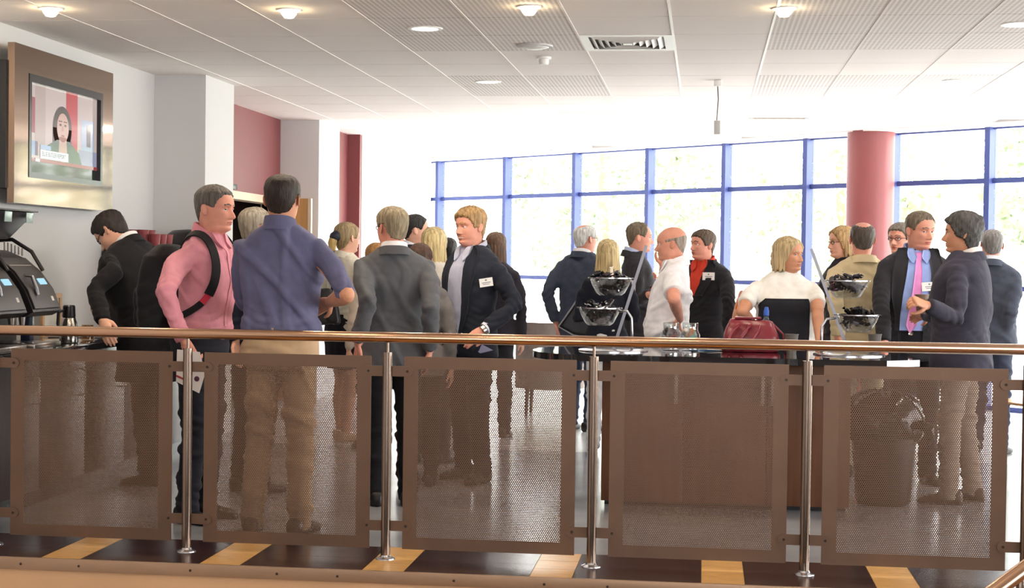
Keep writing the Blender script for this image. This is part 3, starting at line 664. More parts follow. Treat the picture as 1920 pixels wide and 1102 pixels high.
    if glasses:
        mg = mat('spectacle_frame', '2a2625', .25, .3); G = []
        for sg in (-1, 1):
            cx_ = sg*.145; ring = [(cx_+.085*math.cos(t), .435-.02*abs(math.cos(t)-sg*0)*0-.03*((cx_+.085*math.cos(t))/.2)**2, .487+.062*math.sin(t)) for t in np.linspace(0, 2*np.pi, 15)]
            G.append(tube(ring, .009, 6, cap=False)); G.append(tube([(sg*.232, .40, .50), (sg*.345, .2, .515), (sg*.36, -.03, .51)], .009, 6))
        G.append(tube([(-.06, .445, .495), (0, .462, .505), (.06, .445, .495)], .008, 6))
        v, q = join(*G); go = put('spectacles', (place_head(v), q), mg, e, local=True)
    # fixed pieces laid on the garment
    def cast(x, z, sgn=1):
        hit = p.bvh.ray_cast(Vector((x, sgn*1.0, z)), Vector((0, -sgn, 0)))
        return hit[0].y if hit[0] is not None else None
    p.cast = cast
    def patch(nm_, rows_, mt, off=.004, th=.006, nc=8, nrw=24, sgn=1):
        zs_ = [r_[0]*h for r_ in rows_]; o = np.argsort(zs_); zs_ = np.array(zs_)[o]; xl = np.array([r_[1]*h for r_ in rows_])[o]; xr = np.array([r_[2]*h for r_ in rows_])[o]
        G1 = []; last = 0
        for z in np.linspace(zs_[0], zs_[-1], nrw):
            a, b = np.interp(z, zs_, xl), np.interp(z, zs_, xr)
            for t in np.linspace(0, 1, nc):
                x = a+(b-a)*t; y = cast(x, z, sgn)
                if y is None: y = last
                last = y; G1.append((x, y+sgn*off, z))
        G1 = np.array(G1).reshape(nrw, nc, 3)
        for _ in range(3):                     # cloth bridges small creases
            y = G1[..., 1].copy(); y[1:-1] = (G1[:-2, :, 1]+2*G1[1:-1, :, 1]+G1[2:, :, 1])/4; G1[..., 1] = np.maximum(y, G1[..., 1]) if sgn > 0 else np.minimum(y, G1[..., 1])
        G2 = G1-np.array([0, sgn*th, 0]); V = np.concatenate([G1.reshape(-1, 3), G2.reshape(-1, 3)]); m_ = nrw*nc; F = []
        for i in range(nrw-1):
            for j in range(nc-1): q = (i*nc+j, i*nc+j+1, (i+1)*nc+j+1, (i+1)*nc+j); F.append(q if sgn < 0 else q[::-1]); F.append(tuple(m_+t for t in (q[::-1] if sgn < 0 else q)))
        for i in range(nrw-1): F.append((i*nc, (i+1)*nc, m_+(i+1)*nc, m_+i*nc)); F.append((i*nc+nc-1, m_+i*nc+nc-1, m_+(i+1)*nc+nc-1, (i+1)*nc+nc-1))
        for j in range(nc-1): F.append((j, m_+j, m_+j+1, j+1)); t = (nrw-1)*nc; F.append((t+j, t+j+1, m_+t+j+1, m_+t+j))
        return put(nm_, (V, F), mt, e, smooth=True, local=True)
    p.patch = patch
    def hit_px(x, y):
        o = to_local((0, 0, CAM_H)); d = RM.T @ ray(x, y); d /= np.linalg.norm(d)
        r_ = p.bvh.ray_cast(Vector(o), Vector(d)); return (np.array(r_[0]), np.array(r_[1])) if r_[0] is not None else (None, None)
    p.hit_px = hit_px
    return p
def badge(p, px, py, w=.088, hgt=.055, tilt=0.0):
    c, n = p.hit_px(px, py)
    if c is None: return
    n = n*np.array([1, 1, .3]); n /= np.linalg.norm(n); up = np.array([0, 0, 1.]); x = np.cross(up, n); x /= np.linalg.norm(x); up = np.cross(n, x)
    ct, st_ = math.cos(tilt), math.sin(tilt); x, up = x*ct+up*st_, up*ct-x*st_
    def pl(u0, u1, v0, v1, d0, d1): 
        V, F = box(u0, u1, v0, v1, d0, d1); return c+V[:, :1]*x+V[:, 1:2]*up+V[:, 2:]*n, F
    b = put('name_badge', pl(-w/2, w/2, -hgt/2, hgt/2, .009, .012), mat('badge_card', 'f4f2ee', .5), p.e, local=True, smooth=False)
    put('badge_print', join(pl(-.006, .006, .010, .020, .012, .0124), pl(-.028, .03, -.004, .001, .012, .0124), pl(-.024, .02, -.014, -.010, .012, .0124)), mat('badge_ink', '8a8a94', .6), b, local=True, smooth=False)
def suit_front(p, c_shirt, c_jacket, opening, lap=.035, tie=None, lapel=True, buttons=True):
    # opening: rows (z, xl, xr) of the visible shirt, all in body heights
    mj = m_cloth(c_jacket); p.patch('shirt_front', opening, m_cloth(c_shirt, .7, .05), .004, .012)
    if lapel:
        for sg, k in ((-1, 1), (1, 2)):
            rows = []
            for r_ in opening:
                z = r_[0]; e_ = r_[k]; t = max(0, (z-.63)/.2); wd = lap*(min(1, t*2.2)*(1-.35*max(0, t-.6)))+.012; a, b = (e_-wd, e_+.004) if sg < 0 else (e_-.004, e_+wd); rows.append((z, a, b))
            p.patch('lapel', rows, mj, .011, .010, nc=6)
    for sg in (-1, 1):
        rows = [(.812, .022, .026), (.832, .008, .040), (.850, .012, .042), (.868, .018, .036)]; rows = rows if sg > 0 else [(z, -r, -l) for z, l, r in rows]
        p.patch('collar_wing', rows, m_cloth(c_shirt, .7, .05), .020, .016, nc=5, nrw=8)
    if tie: p.patch('necktie', tie[1], m_cloth(tie[0], .5, .04), .014, .012, nc=6, nrw=30)
# ------------------------------------------------------------------ the people
FAR = .014
pe = {}
pe['coat'] = person('man in a black coat and glasses stooping over the coffee counter', 226, 398, 9.6, 1.83, 72, lean=.42, head=(8, -22, 0), hair=('full', '2b2422', .075, .04), skin='fair', top=('coat', '19181b'), legs=('trousers', '1b1a1e'),
    L=((178, 545, 'n'), (194, 604, 'n')), R='down', bw=1.14, dp=1.28, collar=[('shirt_collar', 'd8d6d6', 0), ('coat_collar', '19181b', 1)], glasses=True, fold=(.005, 14, (.5, 0, 1)), stance=((-.06, -.02), (.05, .02)))
pe['pink'] = person('grey haired man in a pink shirt with a black backpack, holding a brochure', 402, 353, 8.2, 1.84, -100, lean=.11, head=(-4, 4, 0), hair=('short', '5a544f', .05, .028), skin='pink', top=('shirt', 'cf8894', .6), legs=('trousers', '22222a'),
    R=((308, 548, 'n'), (347, 640, 'n')), L=((414, 566, 'f'), (432, 543, 'f')), collar=[('shirt_collar', 'd98a98', 0)], fold=(.0045, 16, (.6, 0, 1)), crease=(.010, 36, (.2, .75, .6)), vox=.0085, face=dict(gaze=1), handR='grip')
pe['p3'] = person('grey haired man in navy suit mostly hidden behind the tall blue shirted man', 478, 392, 9.3, 1.755, -35, hair=('recede', '8d8578', .05, .03), skin='fair', top=('jacket', '1f2331'), legs=('trousers', '1d1f2a'), L=((440, 560, 'n'), (442, 640, 'n')), collar=[('shirt_collar', 'cfd2da', 0), ('jacket_collar', '1f2331', 1)])
pe['blue'] = person('tall man seen from behind in a blue shirt and khaki trousers', 530, 330, 7.9, 1.885, -3, hair=('short', '2c221e', .05, .032), skin='warm', top=('shirt', '5b5b78', .65), sleeve='roll', legs=('trousers', 'b3987a'),
    R=((650, 552, 'n'), (618, 566, 'f')), L=((462, 565, 'f'), (500, 590, 'f')), hairkw=dict(crown_bald=.35), collar=[('shirt_collar', '5b5b78', 0)], fold=(.005, 13, (.85, 0, .7)), crease=(.012, 30, (.80, 0, .60)), vox=.0085, stance=((-.075, .0), (.06, .01)), shoes='3a2c24', head=(4, 0, 0), bw=1.03)
pe['cream'] = person('woman with a blonde ponytail in a cream blazer and black skirt', 650, 413, 12.08, 1.74, -38, sex='f', hair=('full', '96815f', .035, .03), skin='fair', top=('jacket', 'd6cfbd'), legs=('skirt', '1e1a24'), R=((676, 572, 'n'), (690, 545, 'f')), L='front', vox=.012, hem=.50,
    collar=[('blazer_collar', 'd6cfbd', 1)], shoes='b89a80', stance=((-.05, .03), (.05, -.02)), skirt_len=.33)
pe['grey'] = person('man in a grey suit seen from behind with head turned and glasses', 740, 390, 8.98, 1.757, 12, head=(32, 0, 0), hair=('short', '877a63', .05, .03), skin='pink', top=('jacket', '56575b', .75), legs=('trousers', '1c1b20'),
    L=((690, 562, 'n'), (672, 642, 'f')), R=((808, 578, 'n'), (806, 655, 'f')), collar=[('shirt_collar', 'e6e4e6', 0), ('jacket_collar', '4f5054', 1)], glasses=True, fold=(.0045, 12, (.8, .0, .8)), crease=(.006, 26, (.85, .0, .5)), vox=.0095, bw=1.05)
pe['d778'] = person('man with combed dark hair half hidden behind the grey suited man', 778, 404, 12.5, None, -70, hair=('short', '2b2826', .05, .03), skin='fair', top=('jacket', '2a2a31'), legs=('trousers', '24242b'), vox=FAR, collar=[('shirt_collar', 'd9d9de', 0)])
pe['blonde'] = person('woman with long wavy blonde hair and a pale top, beside the grey suited man', 814, 428, 10.9, 1.68, -12, sex='f', hair=('women', 'c9b483', .05, .05), skin='fair', top=('blouse', 'd9d2c8'), legs=('trousers', '3a3740'), vox=FAR,
    hairkw=dict(curtain=dict(a0=75, zb=-.55, seed=3, wave=.035, flare=.10)), R=((838, 570, 'n'), (836, 600, 'f')), L='front')
pe['brun'] = person('short woman with dark brown hair in front of the wavy blonde', 788, 458, 9.8, None, 5, sex='f', hair=('women', '4b362b', .045, .045), skin='fair', top=('jacket', '6e6a68'), legs=('trousers', '2a262c'), vox=FAR, hairkw=dict(curtain=dict(a0=80, zb=-.15, seed=5, wave=.02)))
pe['d840'] = person('dark haired man in a dark suit seen from behind left of the smiling man', 840, 447, 13.5, 1.645, -8, hair=('full', '25211f', .05, .035), skin='warm', top=('jacket', '23242c'), legs=('trousers', '1e1e25'), vox=FAR, collar=[('shirt_collar', '9fb3cf', 0), ('jacket_collar', '23242c', 1)])
pe['gin'] = person('woman with ginger hair behind the left shoulder of the grey suited man', 706, 456, 11.6, 1.57, 35, sex='f', hair=('women', 'b0814d', .05, .045), skin='fair', top=('blouse', 'c9b8a8'), legs=('trousers', '3a3740'), vox=FAR, hairkw=dict(curtain=dict(a0=70, zb=-.25, seed=8)), glasses=True)
pe['young'] = person('smiling young man with ginger blond hair in an open navy suit', 885, 393, 10.08, 1.79, 142, head=(0, 0, 3), hair=('full', 'a5845a', .10, .035), hairkw=dict(wild=.008), skin='pink', top=('jacket', '252832'), legs=('trousers', '20212b'),
    R=((842, 560, 'f'), (838, 597, 'n')), L=((966, 574, 'n'), (908, 617, 'n')), handR='grip', handL='relax', face=dict(smile=.8, brow='b08a58', gaze=1), collar=[('shirt_collar', 'b9b9cb', 0), ('jacket_collar', '252832', 1)], fold=(.007, 16, (.5, 0, 1)), stance=((-.08, .02), (.06, -.02)))
suit_front(pe['young'], 'c3c5d8', '252832', [(.47, -.012, .035), (.55, -.03, .040), (.66, -.044, .044), (.76, -.042, .042), (.838, -.032, .034), (.866, -.024, .026)])
badge(pe['young'], 911, 529, tilt=.16)
pe['b930'] = person('woman with brown hair seen from behind, right of the smiling man', 930, 437, 12.6, 1.68, 0, sex='f', hair=('women', '5c4535', .05, .05), skin='fair', top=('jacket', '2f2c33'), legs=('trousers', '2a2a30'), vox=FAR, hairkw=dict(curtain=dict(a0=80, zb=-.3, seed=6)))
pe['white'] = person('white haired man in a navy check suit seen from behind', 1096, 422, 13.28, 1.77, -28, head=(-18, 0, 0), hair=('short', 'c4c2bd', .04, .04), hairkw=dict(crown_bald=.75), skin='pink', top=('jacket', '3d4352'), legs=('trousers', '333c50'), L=((1026, 550, 'n'), (1042, 604, 'f')), R='down', vox=.012,
    collar=[('shirt_collar', 'eceaea', 0), ('jacket_collar', '393f4d', 1)], glasses=True, face=dict(jowl=.4), bw=1.14, fat=.25, dp=1.1)
pe['bback'] = person('woman with long straight blonde hair seen from behind in black top and white jeans', 1140, 450, 11.7, None, 0, sex='f', hair=('women', 'c0aa7c', .045, .05), skin='fair', top=('blouse', '1c1e28'), legs=('trousers', 'd9d8da'), vox=.012, hairkw=dict(curtain=dict(a0=78, zb=-1.25, seed=2, wave=.018, flare=.13, side=.40)), L='front', R='front')
pe['suit'] = person('man in a charcoal suit in profile facing right with two paper cups', 1196, 418, 13.0, None, -82, head=(0, -3, 0), hair=('recede', '6d604e', .05, .032), skin='pink', top=('jacket', '302e31'), legs=('trousers', '2a282c'), R=((1190, 572, 'n'), (1216, 552, 'n')), L=((1206, 560, 'f'), (1214, 528, 'f')), handR='grip', handL='grip', vox=.012,
    collar=[('shirt_collar', 'b9c4e0', 0), ('jacket_collar', '302e31', 1)])
pe['bald'] = person('bald man in a white short sleeved shirt with a hand on his hip', 1264, 427, 10.6, 1.70, 84, head=(0, -4, 0), hair=('ring', '9a8c80', .012, .016), skin='pink', top=('shirt', 'ebeaee', .7), sleeve='short', legs=('trousers', '474b58'), fat=.5, bw=1.04, L=((1264, 562, 'n'), (1275, 598, 'f')), R=((1240, 560, 'f'), (1243, 498, 'f')), handL='hip', handR='pinch',
    face=dict(jowl=.9), collar=[('shirt_collar', 'ebeaee', 0)], fold=(.005, 16, (.6, 0, 1)), crease=(.010, 34, (.2, .6, .8)), vox=.009)
pe['red'] = person('man in a black jacket over a red shirt with a name badge', 1320, 433, 12.3, 1.712, 150, head=(-22, 2, 0), hair=('full', '5a4b3e', .06, .035), skin='pink', top=('jacket', '232226'), legs=('trousers', '232226'), L=((1366, 566, 'n'), (1366, 628, 'n')), R='down', vox=.012, face=dict(jowl=.5, gaze=1), collar=[('shirt_collar', 'cc3f2c', 0), ('jacket_collar', '232226', 1)], bw=1.05)
suit_front(pe['red'], 'cc3f2c', '232226', [(.70, -.006, .006), (.76, -.032, .030), (.838, -.042, .042), (.866, -.032, .032)], buttons=False)
badge(pe['red'], 1329, 518, .095, .06)
pe['bw'] = person('blonde woman with a bob in a white blouse with a black front panel', 1474, 446, 10.3, None, 192, sex='f', head=(40, 0, 0), hair=('women', 'b8a27c', .055, .05), skin='warm', top=('blouse', 'e9e6e0'), sleeve='short', legs=('trousers', '232228'), fat=.55, bw=1.20, hem=.47,
    hairkw=dict(curtain=dict(a0=62, zb=.02, seed=4, wave=.012, flare=.05, back=.52, side=.41)), R=((1392, 584, 'n'), (1420, 618, 'f')), L=((1533, 582, 'n'), (1536, 640, 'n')), face=dict(jowl=.4, gaze=1), collar=[('blouse_collar', 'e9e6e0', 1)])
pe['bw'].patch('black_panel', [(.48, -.070, .136), (.58, -.070, .132), (.66, -.074, .128), (.735, -.072, .122), (.757, -.068, .100)], m_cloth('24242b'), .011, .014, nc=16, nrw=32)
pe['gl'] = person('woman with glasses and light brown hair behind the beige jacketed man', 1582, 424, 12.4, 1.755, 112, sex='f', head=(0, -2, 0), hair=('women', 'a5855a', .055, .05), skin='fair', top=('jacket', '26232a'), legs=('trousers', '232228'), vox=FAR, hairkw=dict(curtain=dict(a0=68, zb=.05, seed=9)), glasses=True)
pe['beige'] = person('balding man in a beige jacket seen from behind', 1617, 417, 10.9, 1.75, 8, head=(-6, 0, 0), hair=('short', '4f463f', .035, .032), hairkw=dict(crown_bald=1.0), skin='pink', top=('jacket', 'cbb994'), legs=('trousers', 'b3a992'), L=((1566, 560, 'n'), (1572, 640, 'f')), R='down', collar=[('jacket_collar', 'cbb994', 1)], bw=1.04, fold=(.008, 16, (.3, 0, 1)))
pe['b1690'] = person('man partly hidden behind the man with the pink tie', 1690, 420, 12.6, 1.788, 160, head=(-15, 0, 0), hair=('full', '6b6258', .06, .035), skin='pink', top=('jacket', '2c2c33'), legs=('trousers', '2c2c33'), vox=FAR, glasses=True, collar=[('shirt_collar', 'd9d9de', 0)])
pe['tie'] = person('man in a charcoal suit with pale blue shirt and pink tie', 1720, 398, 10.6, 1.815, 184, head=(26, -6, 0), hair=('short', '6e6152', .045, .03), skin='pink', top=('jacket', '302f33'), legs=('trousers', '222226'), R=((1652, 572, 'n'), (1658, 642, 'n')), L='front', face=dict(gaze=1, jowl=.2), collar=[('shirt_collar', '8ea0d2', 0), ('jacket_collar', '302f33', 1)], fold=(.007, 16, (.4, 0, 1)), bw=1.06)
suit_front(pe['tie'], '93a6da', '302f33', [(.566, -.012, .076), (.62, -.022, .074), (.70, -.036, .066), (.78, -.044, .052), (.842, -.038, .038), (.868, -.030, .030)], tie=('dc8cc4', [(.558, .034, .038), (.585, .014, .050), (.68, .000, .034), (.78, -.006, .020), (.824, -.006, .012), (.828, -.011, .013), (.852, -.014, .016)]))
pe['tie'].patch('trouser_front', [(.50, -.008, .074), (.564, -.012, .076)], m_cloth('1d1d21'), .003, .010, nc=8, nrw=6); pe['tie'].patch('belt_buckle', [(.549, .024, .040), (.562, .024, .040)], mat('buckle_steel', 'b8b4ac', .25, 1.0), .008, .006, nc=3, nrw=3)
badge(pe['tie'], 1742, 537, .10, .058, tilt=.08)
pe['curly'] = person('man with thick wavy grey hair in a dark jacket and khaki trousers holding a cup', 1808, 403, 9.8, 1.775, 68, head=(10, 0, 0), hair=('collar', '4a4744', .10, .075), hairkw=dict(wild=.016), skin='warm', top=('jacket', '3a3844', .85), legs=('trousers', 'a3978a'), L=((1792, 596, 'n'), (1738, 572, 'n')), R=((1760, 600, 'f'), (1735, 590, 'f')), handL='grip', collar=[('shirt_collar', 'd9d2cc', 0), ('jacket_collar', '3a3844', 1)], fold=(.006, 14, (.5, 0, 1)), crease=(.009, 26, (.5, .5, .7)), vox=.0095, bw=1.08, dp=1.3, shoes='4a3a30', stance=((-.07, .03), (.06, -.02)))
pe['navy'] = person('grey haired man in a slate suit seen from behind at the far right', 1862, 432, 12.4, 1.74, -22, head=(20, 0, 0), hair=('short', '6f6b67', .04, .03), skin='pink', top=('jacket', '454a57'), legs=('trousers', '3a4152'), R=((1895, 585, 'n'), (1880, 640, 'f')), vox=FAR, collar=[('shirt_collar', 'd9dce4', 0), ('jacket_collar', '454a57', 1)])
pe['orange'] = person('woman in an orange top almost hidden behind the blonde in the white blouse', 1466, 464, 11.7, None, 4, sex='f', hair=('women', '5a4030', .045, .04), skin='warm', top=('blouse', 'd0662e'), sleeve='short', legs=('trousers', '2a2a30'), vox=FAR, bw=1.25, L=((1380, 604, 'n'), (1386, 562, 'f')), R='front', handL='grip')
for k_, col_ in (('pink', 'cf8894'), ('bald', 'ebeaee')):
    pe[k_].patch('placket', [(.585, -.010, .010), (.70, -.010, .010), (.862, -.010, .010)], m_cloth(col_, .6 if k_ == 'pink' else .7), .005, .006, nc=4, nrw=30)
    for sg in (-1, 1):
        rows = [(.815, .020, .024), (.835, .008, .042), (.852, .012, .044), (.868, .018, .038)]; rows = rows if sg > 0 else [(z, -r, -l) for z, l, r in rows]
        pe[k_].patch('collar_wing', rows, m_cloth(col_, .6 if k_ == 'pink' else .7), .018, .014, nc=5, nrw=8)
# ------------------------------------------------------------------ balustrade
M_panel = mat('bronze_steel', '6a5242', .42, .4, var=.08, vscale=5, bump=.01, bscale=200)
M_rail = mat('handrail_bronze', 'c09a7e', .22, 1.0, bump=.01, bscale=30, stretch=(.1, 1, 1))
M_post = mat('post_steel', '8d7c70', .22, 1.0)
rl = empty('balustrade', (-1, RAIL_Y, 0), 'bronze perforated panel balustrade with round handrail across the foreground', 'railing')
PX = [-3.518+k for k in range(0, 7)]
put('handrail', tube([(-6, RAIL_Y, 1.075), (-2, RAIL_Y, 1.075), (3, RAIL_Y, 1.075)], .0255, 28), M_rail, rl, smooth=True)
for x in PX:
    po = put('post', cyl((x, RAIL_Y, .012), (x, RAIL_Y, 1.003), .023, 24), M_post, rl)
    put('stem', cyl((x, RAIL_Y, 1.003), (x, RAIL_Y, 1.052), .007, 12), M_post, po)
    put('flange', lathe([(.0, 0), (.048, 0), (.047, .004), (.028, .012), (.023, .02)], 28, (x, RAIL_Y, 0)), M_chrome, po)
    for z in (.911, .160):
        n = 10; poly = [(x-.098+.025*math.cos(a), z+.025*math.sin(a)) for a in np.linspace(math.pi/2, 3*math.pi/2, n)]+[(x+.098+.025*math.cos(a), z+.025*math.sin(a)) for a in np.linspace(-math.pi/2, math.pi/2, n)]
        br = put('bracket', prism(poly, 'y', RAIL_Y+.010, RAIL_Y+.016), M_panel, rl)
        for s_ in (-1, 1): put('bolt', cyl((x+s_*.096, RAIL_Y+.010, z), (x+s_*.096, RAIL_Y+.0065, z), .0065, 10), M_screw, br)
PW, PZ0, PZ1, MG = .838, .047, .983, .064
def sheet():
    pitch = .0096; w = PW-2*MG+.004; hgt = PZ1-PZ0-2*.058+.004; R0 = pitch/math.sqrt(3); r = .0031; rowh = pitch*math.sqrt(3)/2
    nx = int(w/pitch); ny = int(hgt/rowh); C = np.array([(-(nx-1)*pitch/2-.25*pitch+i*pitch+(.5*pitch if j % 2 else 0), -(ny-1)*rowh/2+j*rowh) for j in range(ny) for i in range(nx)])
    a = np.radians(np.arange(6)*60+30); o = np.stack([R0*np.cos(a), R0*np.sin(a)], 1); q = np.stack([r*np.cos(a), r*np.sin(a)], 1)
    P = np.concatenate([C[:, None]+o, C[:, None]+q], 1).reshape(-1, 2); V = np.zeros((len(P), 3)); V[:, 0] = P[:, 0]; V[:, 2] = P[:, 1]
    b = (np.arange(len(C))*12)[:, None, None]; k = np.arange(6); F = (b+np.stack([k, (k+1) % 6, (k+1) % 6+6, k+6], 1)[None]).reshape(-1, 4)
    return mesh_from('perforated_sheet', V, F.tolist(), M_panel), nx*pitch, ny*rowh
SH, sw_, shh = sheet()
def frame_mesh():
    hw, hh_ = PW/2, (PZ1-PZ0)/2; iw, ih = sw_/2-.006, shh/2-.003; t = .004
    return mesh_from('panel', *join(box(-hw, hw, -t, 0, ih, hh_), box(-hw, hw, -t, 0, -hh_, -ih), box(-hw, -iw, -t, 0, -ih, ih), box(iw, hw, -t, 0, -ih, ih)), M_panel)
FRM = frame_mesh()
for x in [PX[0]-1]+PX[:-1]:
    f_ = inst('panel', FRM, (x+.078+PW/2+1, .022, (PZ0+PZ1)/2), rl); s_ = inst('perforated_sheet', SH, (0, -.002, 0), f_); s_['kind'] = 'stuff'
# stair handrail in the near corner
a_, b_ = pt(1838, 1128, Y=4.95), pt(2010, 1000, Y=5.25)
sr = empty('stair_handrail', (a_[0], a_[1], -.0), 'sloping bronze stair handrail at the bottom right corner', 'handrail')
put('rail', tube([a_-(b_-a_)*2.0, a_, b_, b_+(b_-a_)*3], .026, 20), M_rail, sr, smooth=True)
m_ = a_+(b_-a_)*.42
put('bracket', join(tube([m_, m_+np.array([0, 0, -.06]), m_+np.array([.0, .0, -1.0])], .012, 10)), M_post, sr)
# ------------------------------------------------------------------ television
tv = empty('television', (LX, 9.8, 1.76), 'wall mounted television in a wide polished bronze frame showing the news', 'television')
M_tvf = mat('polished_bronze', '8a7565', .07, .9); M_bez = mat('bezel_black', '161314', .2)
fx, bx = -4.215, -4.20
Y0, Y1, Z0, Z1 = 9.0, 10.578, 1.769, 2.748; y0, y1, z0, z1 = 9.203, 10.384, 1.936, 2.583
for poly in ([(Y0, Z0), (Y1, Z0), (y1, z0), (y0, z0)], [(y0, z1), (y1, z1), (Y1, Z1), (Y0, Z1)], [(Y0, Z0), (y0, z0), (y0, z1), (Y0, Z1)], [(y1, z0), (Y1, Z0), (Y1, Z1), (y1, z1)]): put('frame_side', prism(poly, 'x', fx-.03, fx+.015), M_tvf, tv, smooth=False)
put('back_box', box(LX+.001, fx-.031, 8.98, 10.3, 1.86, 2.64), M_black, tv)
for q in (box(fx-.02, bx+.004, y0, y1, z0, z0+.035), box(fx-.02, bx+.004, y0, y1, z1-.05, z1), box(fx-.02, bx+.004, y0, y0+.035, z0+.035, z1-.05), box(fx-.02, bx+.004, y1-.035, y1, z0+.035, z1-.05)): put('bezel', q, M_bez, tv, smooth=False)
sy0, sy1, sz0, sz1 = y0+.035, y1-.035, z0+.035, z1-.05; SX = fx-.012
def scr(c, e=.75): return mat('screen_'+c, '0c0c0c', .08, emit=(c, e))
def flat(nm, pts, c, lay, e=.75): put(nm, prism([(sy0+(sy1-sy0)*u, sz0+(sz1-sz0)*v) for u, v in pts], 'x', SX+.0006*lay, SX+.0006*lay+.0004), scr(c, e), scn, smooth=False)
scn = put('screen', box(SX-.01, SX, sy0, sy1, sz0, sz1), mat('screen_glass', '1a1f1c', .05), tv, smooth=False)
R4 = lambda a, b, c, d: [(a, c), (b, c), (b, d), (a, d)]
ell = lambda cu, cv, ru, rv, n=28, a0=0, a1=2*math.pi: [(cu+ru*math.cos(t), cv+rv*math.sin(t)) for t in np.linspace(a0, a1, n, endpoint=False)]
flat('picture', R4(0, 1, .13, 1), 'd9c6c0', 1); flat('picture_band', R4(0, .1, .45, .85), 'b0606c', 2); flat('picture_band', R4(.1, .24, .2, 1), 'c9b4ac', 2); flat('picture_band', R4(.53, .70, .3, 1), 'cf4650', 2)
flat('picture_band', R4(.76, .95, .35, .72), 'b9c6dc', 2); flat('picture_band', R4(.84, .9, .40, .66), '6a5a58', 3); flat('picture_band', R4(0, .14, .2, .36), 'a9bede', 2); flat('picture_band', R4(.72, 1, .13, .35), 'a8a9c4', 2)
flat('newsreader', ell(.475, .56, .135, .26), '3a2a26', 4); flat('newsreader', R4(.34, .61, .34, .56), '3a2a26', 4); flat('newsreader', [(.2, .13), (.78, .13), (.72, .30), (.58, .42), (.40, .42), (.26, .33)], '56695c', 5)
flat('newsreader', [(.43, .46), (.53, .46), (.55, .20), (.47, .14), (.42, .22)], 'd9b0a2', 6); flat('newsreader', ell(.48, .57, .085, .17), 'dcb3a4', 6)
for u in (.445, .515): flat('newsreader', ell(u, .60, .016, .014, 10), '3a2a26', 7); flat('newsreader', R4(u-.024, u+.024, .635, .648), '4a342c', 7)
flat('newsreader', ell(.48, .475, .026, .012, 10), 'a5564e', 7); flat('newsreader', [(.472, .59), (.488, .59), (.494, .53), (.466, .53)], 'cc9c8c', 7)
flat('caption', R4(.17, .56, .175, .275), 'f3f1f4', 8, .9); flat('caption', R4(.17, .31, .28, .33), 'a9bfe0', 8, .8); flat('ticker', R4(0, 1, .13, .17), 'a63a40', 8); flat('ticker', R4(.10, .16, .132, .168), 'e9e2e2', 9)
def text(body, size, mt, parent, M):
    cu = bpy.data.curves.new('t', 'FONT'); cu.body = body; cu.size = size; o = bpy.data.objects.new('t', cu); COL.objects.link(o)
    me = bpy.data.meshes.new_from_object(o.evaluated_get(bpy.context.evaluated_depsgraph_get())); bpy.data.objects.remove(o); bpy.data.curves.remove(cu)
    V = np.array([v.co[:] for v in me.vertices]); F = [tuple(p.vertices) for p in me.polygons]; bpy.data.meshes.remove(me)
    return put('lettering', (M(V), F), mt, parent, smooth=False)
wy, wz = sy1-sy0, sz1-sz0
text('ELLIE BUTLER REPORT', .037, scr('6a6a78', .5), scn, lambda V: np.stack([np.full(len(V), SX+.0062), sy0+wy*.185+V[:, 0]*1.02, sz0+wz*.205+V[:, 1]*1.1], 1))
text('NEWS', .026, scr('f0e8e8', .8), scn, lambda V: np.stack([np.full(len(V), SX+.0068), sy0+wy*.02+V[:, 0], sz0+wz*.14+V[:, 1]], 1))
# ------------------------------------------------------------------ coffee counter on the left
M_ctop = mat('black_laminate', '1b1a1d', .08, coat=1.0); M_cab = mat('dark_cabinet', '3a2a2a', .4, var=.15, vscale=6, stretch=(5, 5, .6)); M_cherry = mat('bar_front', '6b4630', .38, var=.18, vscale=5, stretch=(5, 5, .5))
cc = empty('coffee_counter', (-4, 9.6, 0), 'black topped coffee counter along the white left wall', 'counter')
put('worktop', rbox(LX+.004, -3.67, 7.75, 11.75, .88, .92, .004), M_ctop, cc)
put('plinth', box(LX+.004, -3.86, 7.8, 11.72, 0, .1), M_black, cc)
for k in range(6):
    d_ = put('cabinet_door', rbox(-3.80, -3.78, 7.8+k*.655, 8.447+k*.655, .105, .875, .003), M_cab, cc); put('handle', tube([(-3.78, 8.38+k*.655, .6), (-3.75, 8.38+k*.655, .61), (-3.75, 8.38+k*.655, .75), (-3.78, 8.38+k*.655, .76)], .006, 8), M_steel, d_)
put('carcass', box(LX+.004, -3.802, 7.8, 11.72, .105, .879), M_cab, cc)
M_mach = mat('machine_black', '201c1e', .3, var=.1); M_mach2 = mat('machine_panel', '34302f', .3)
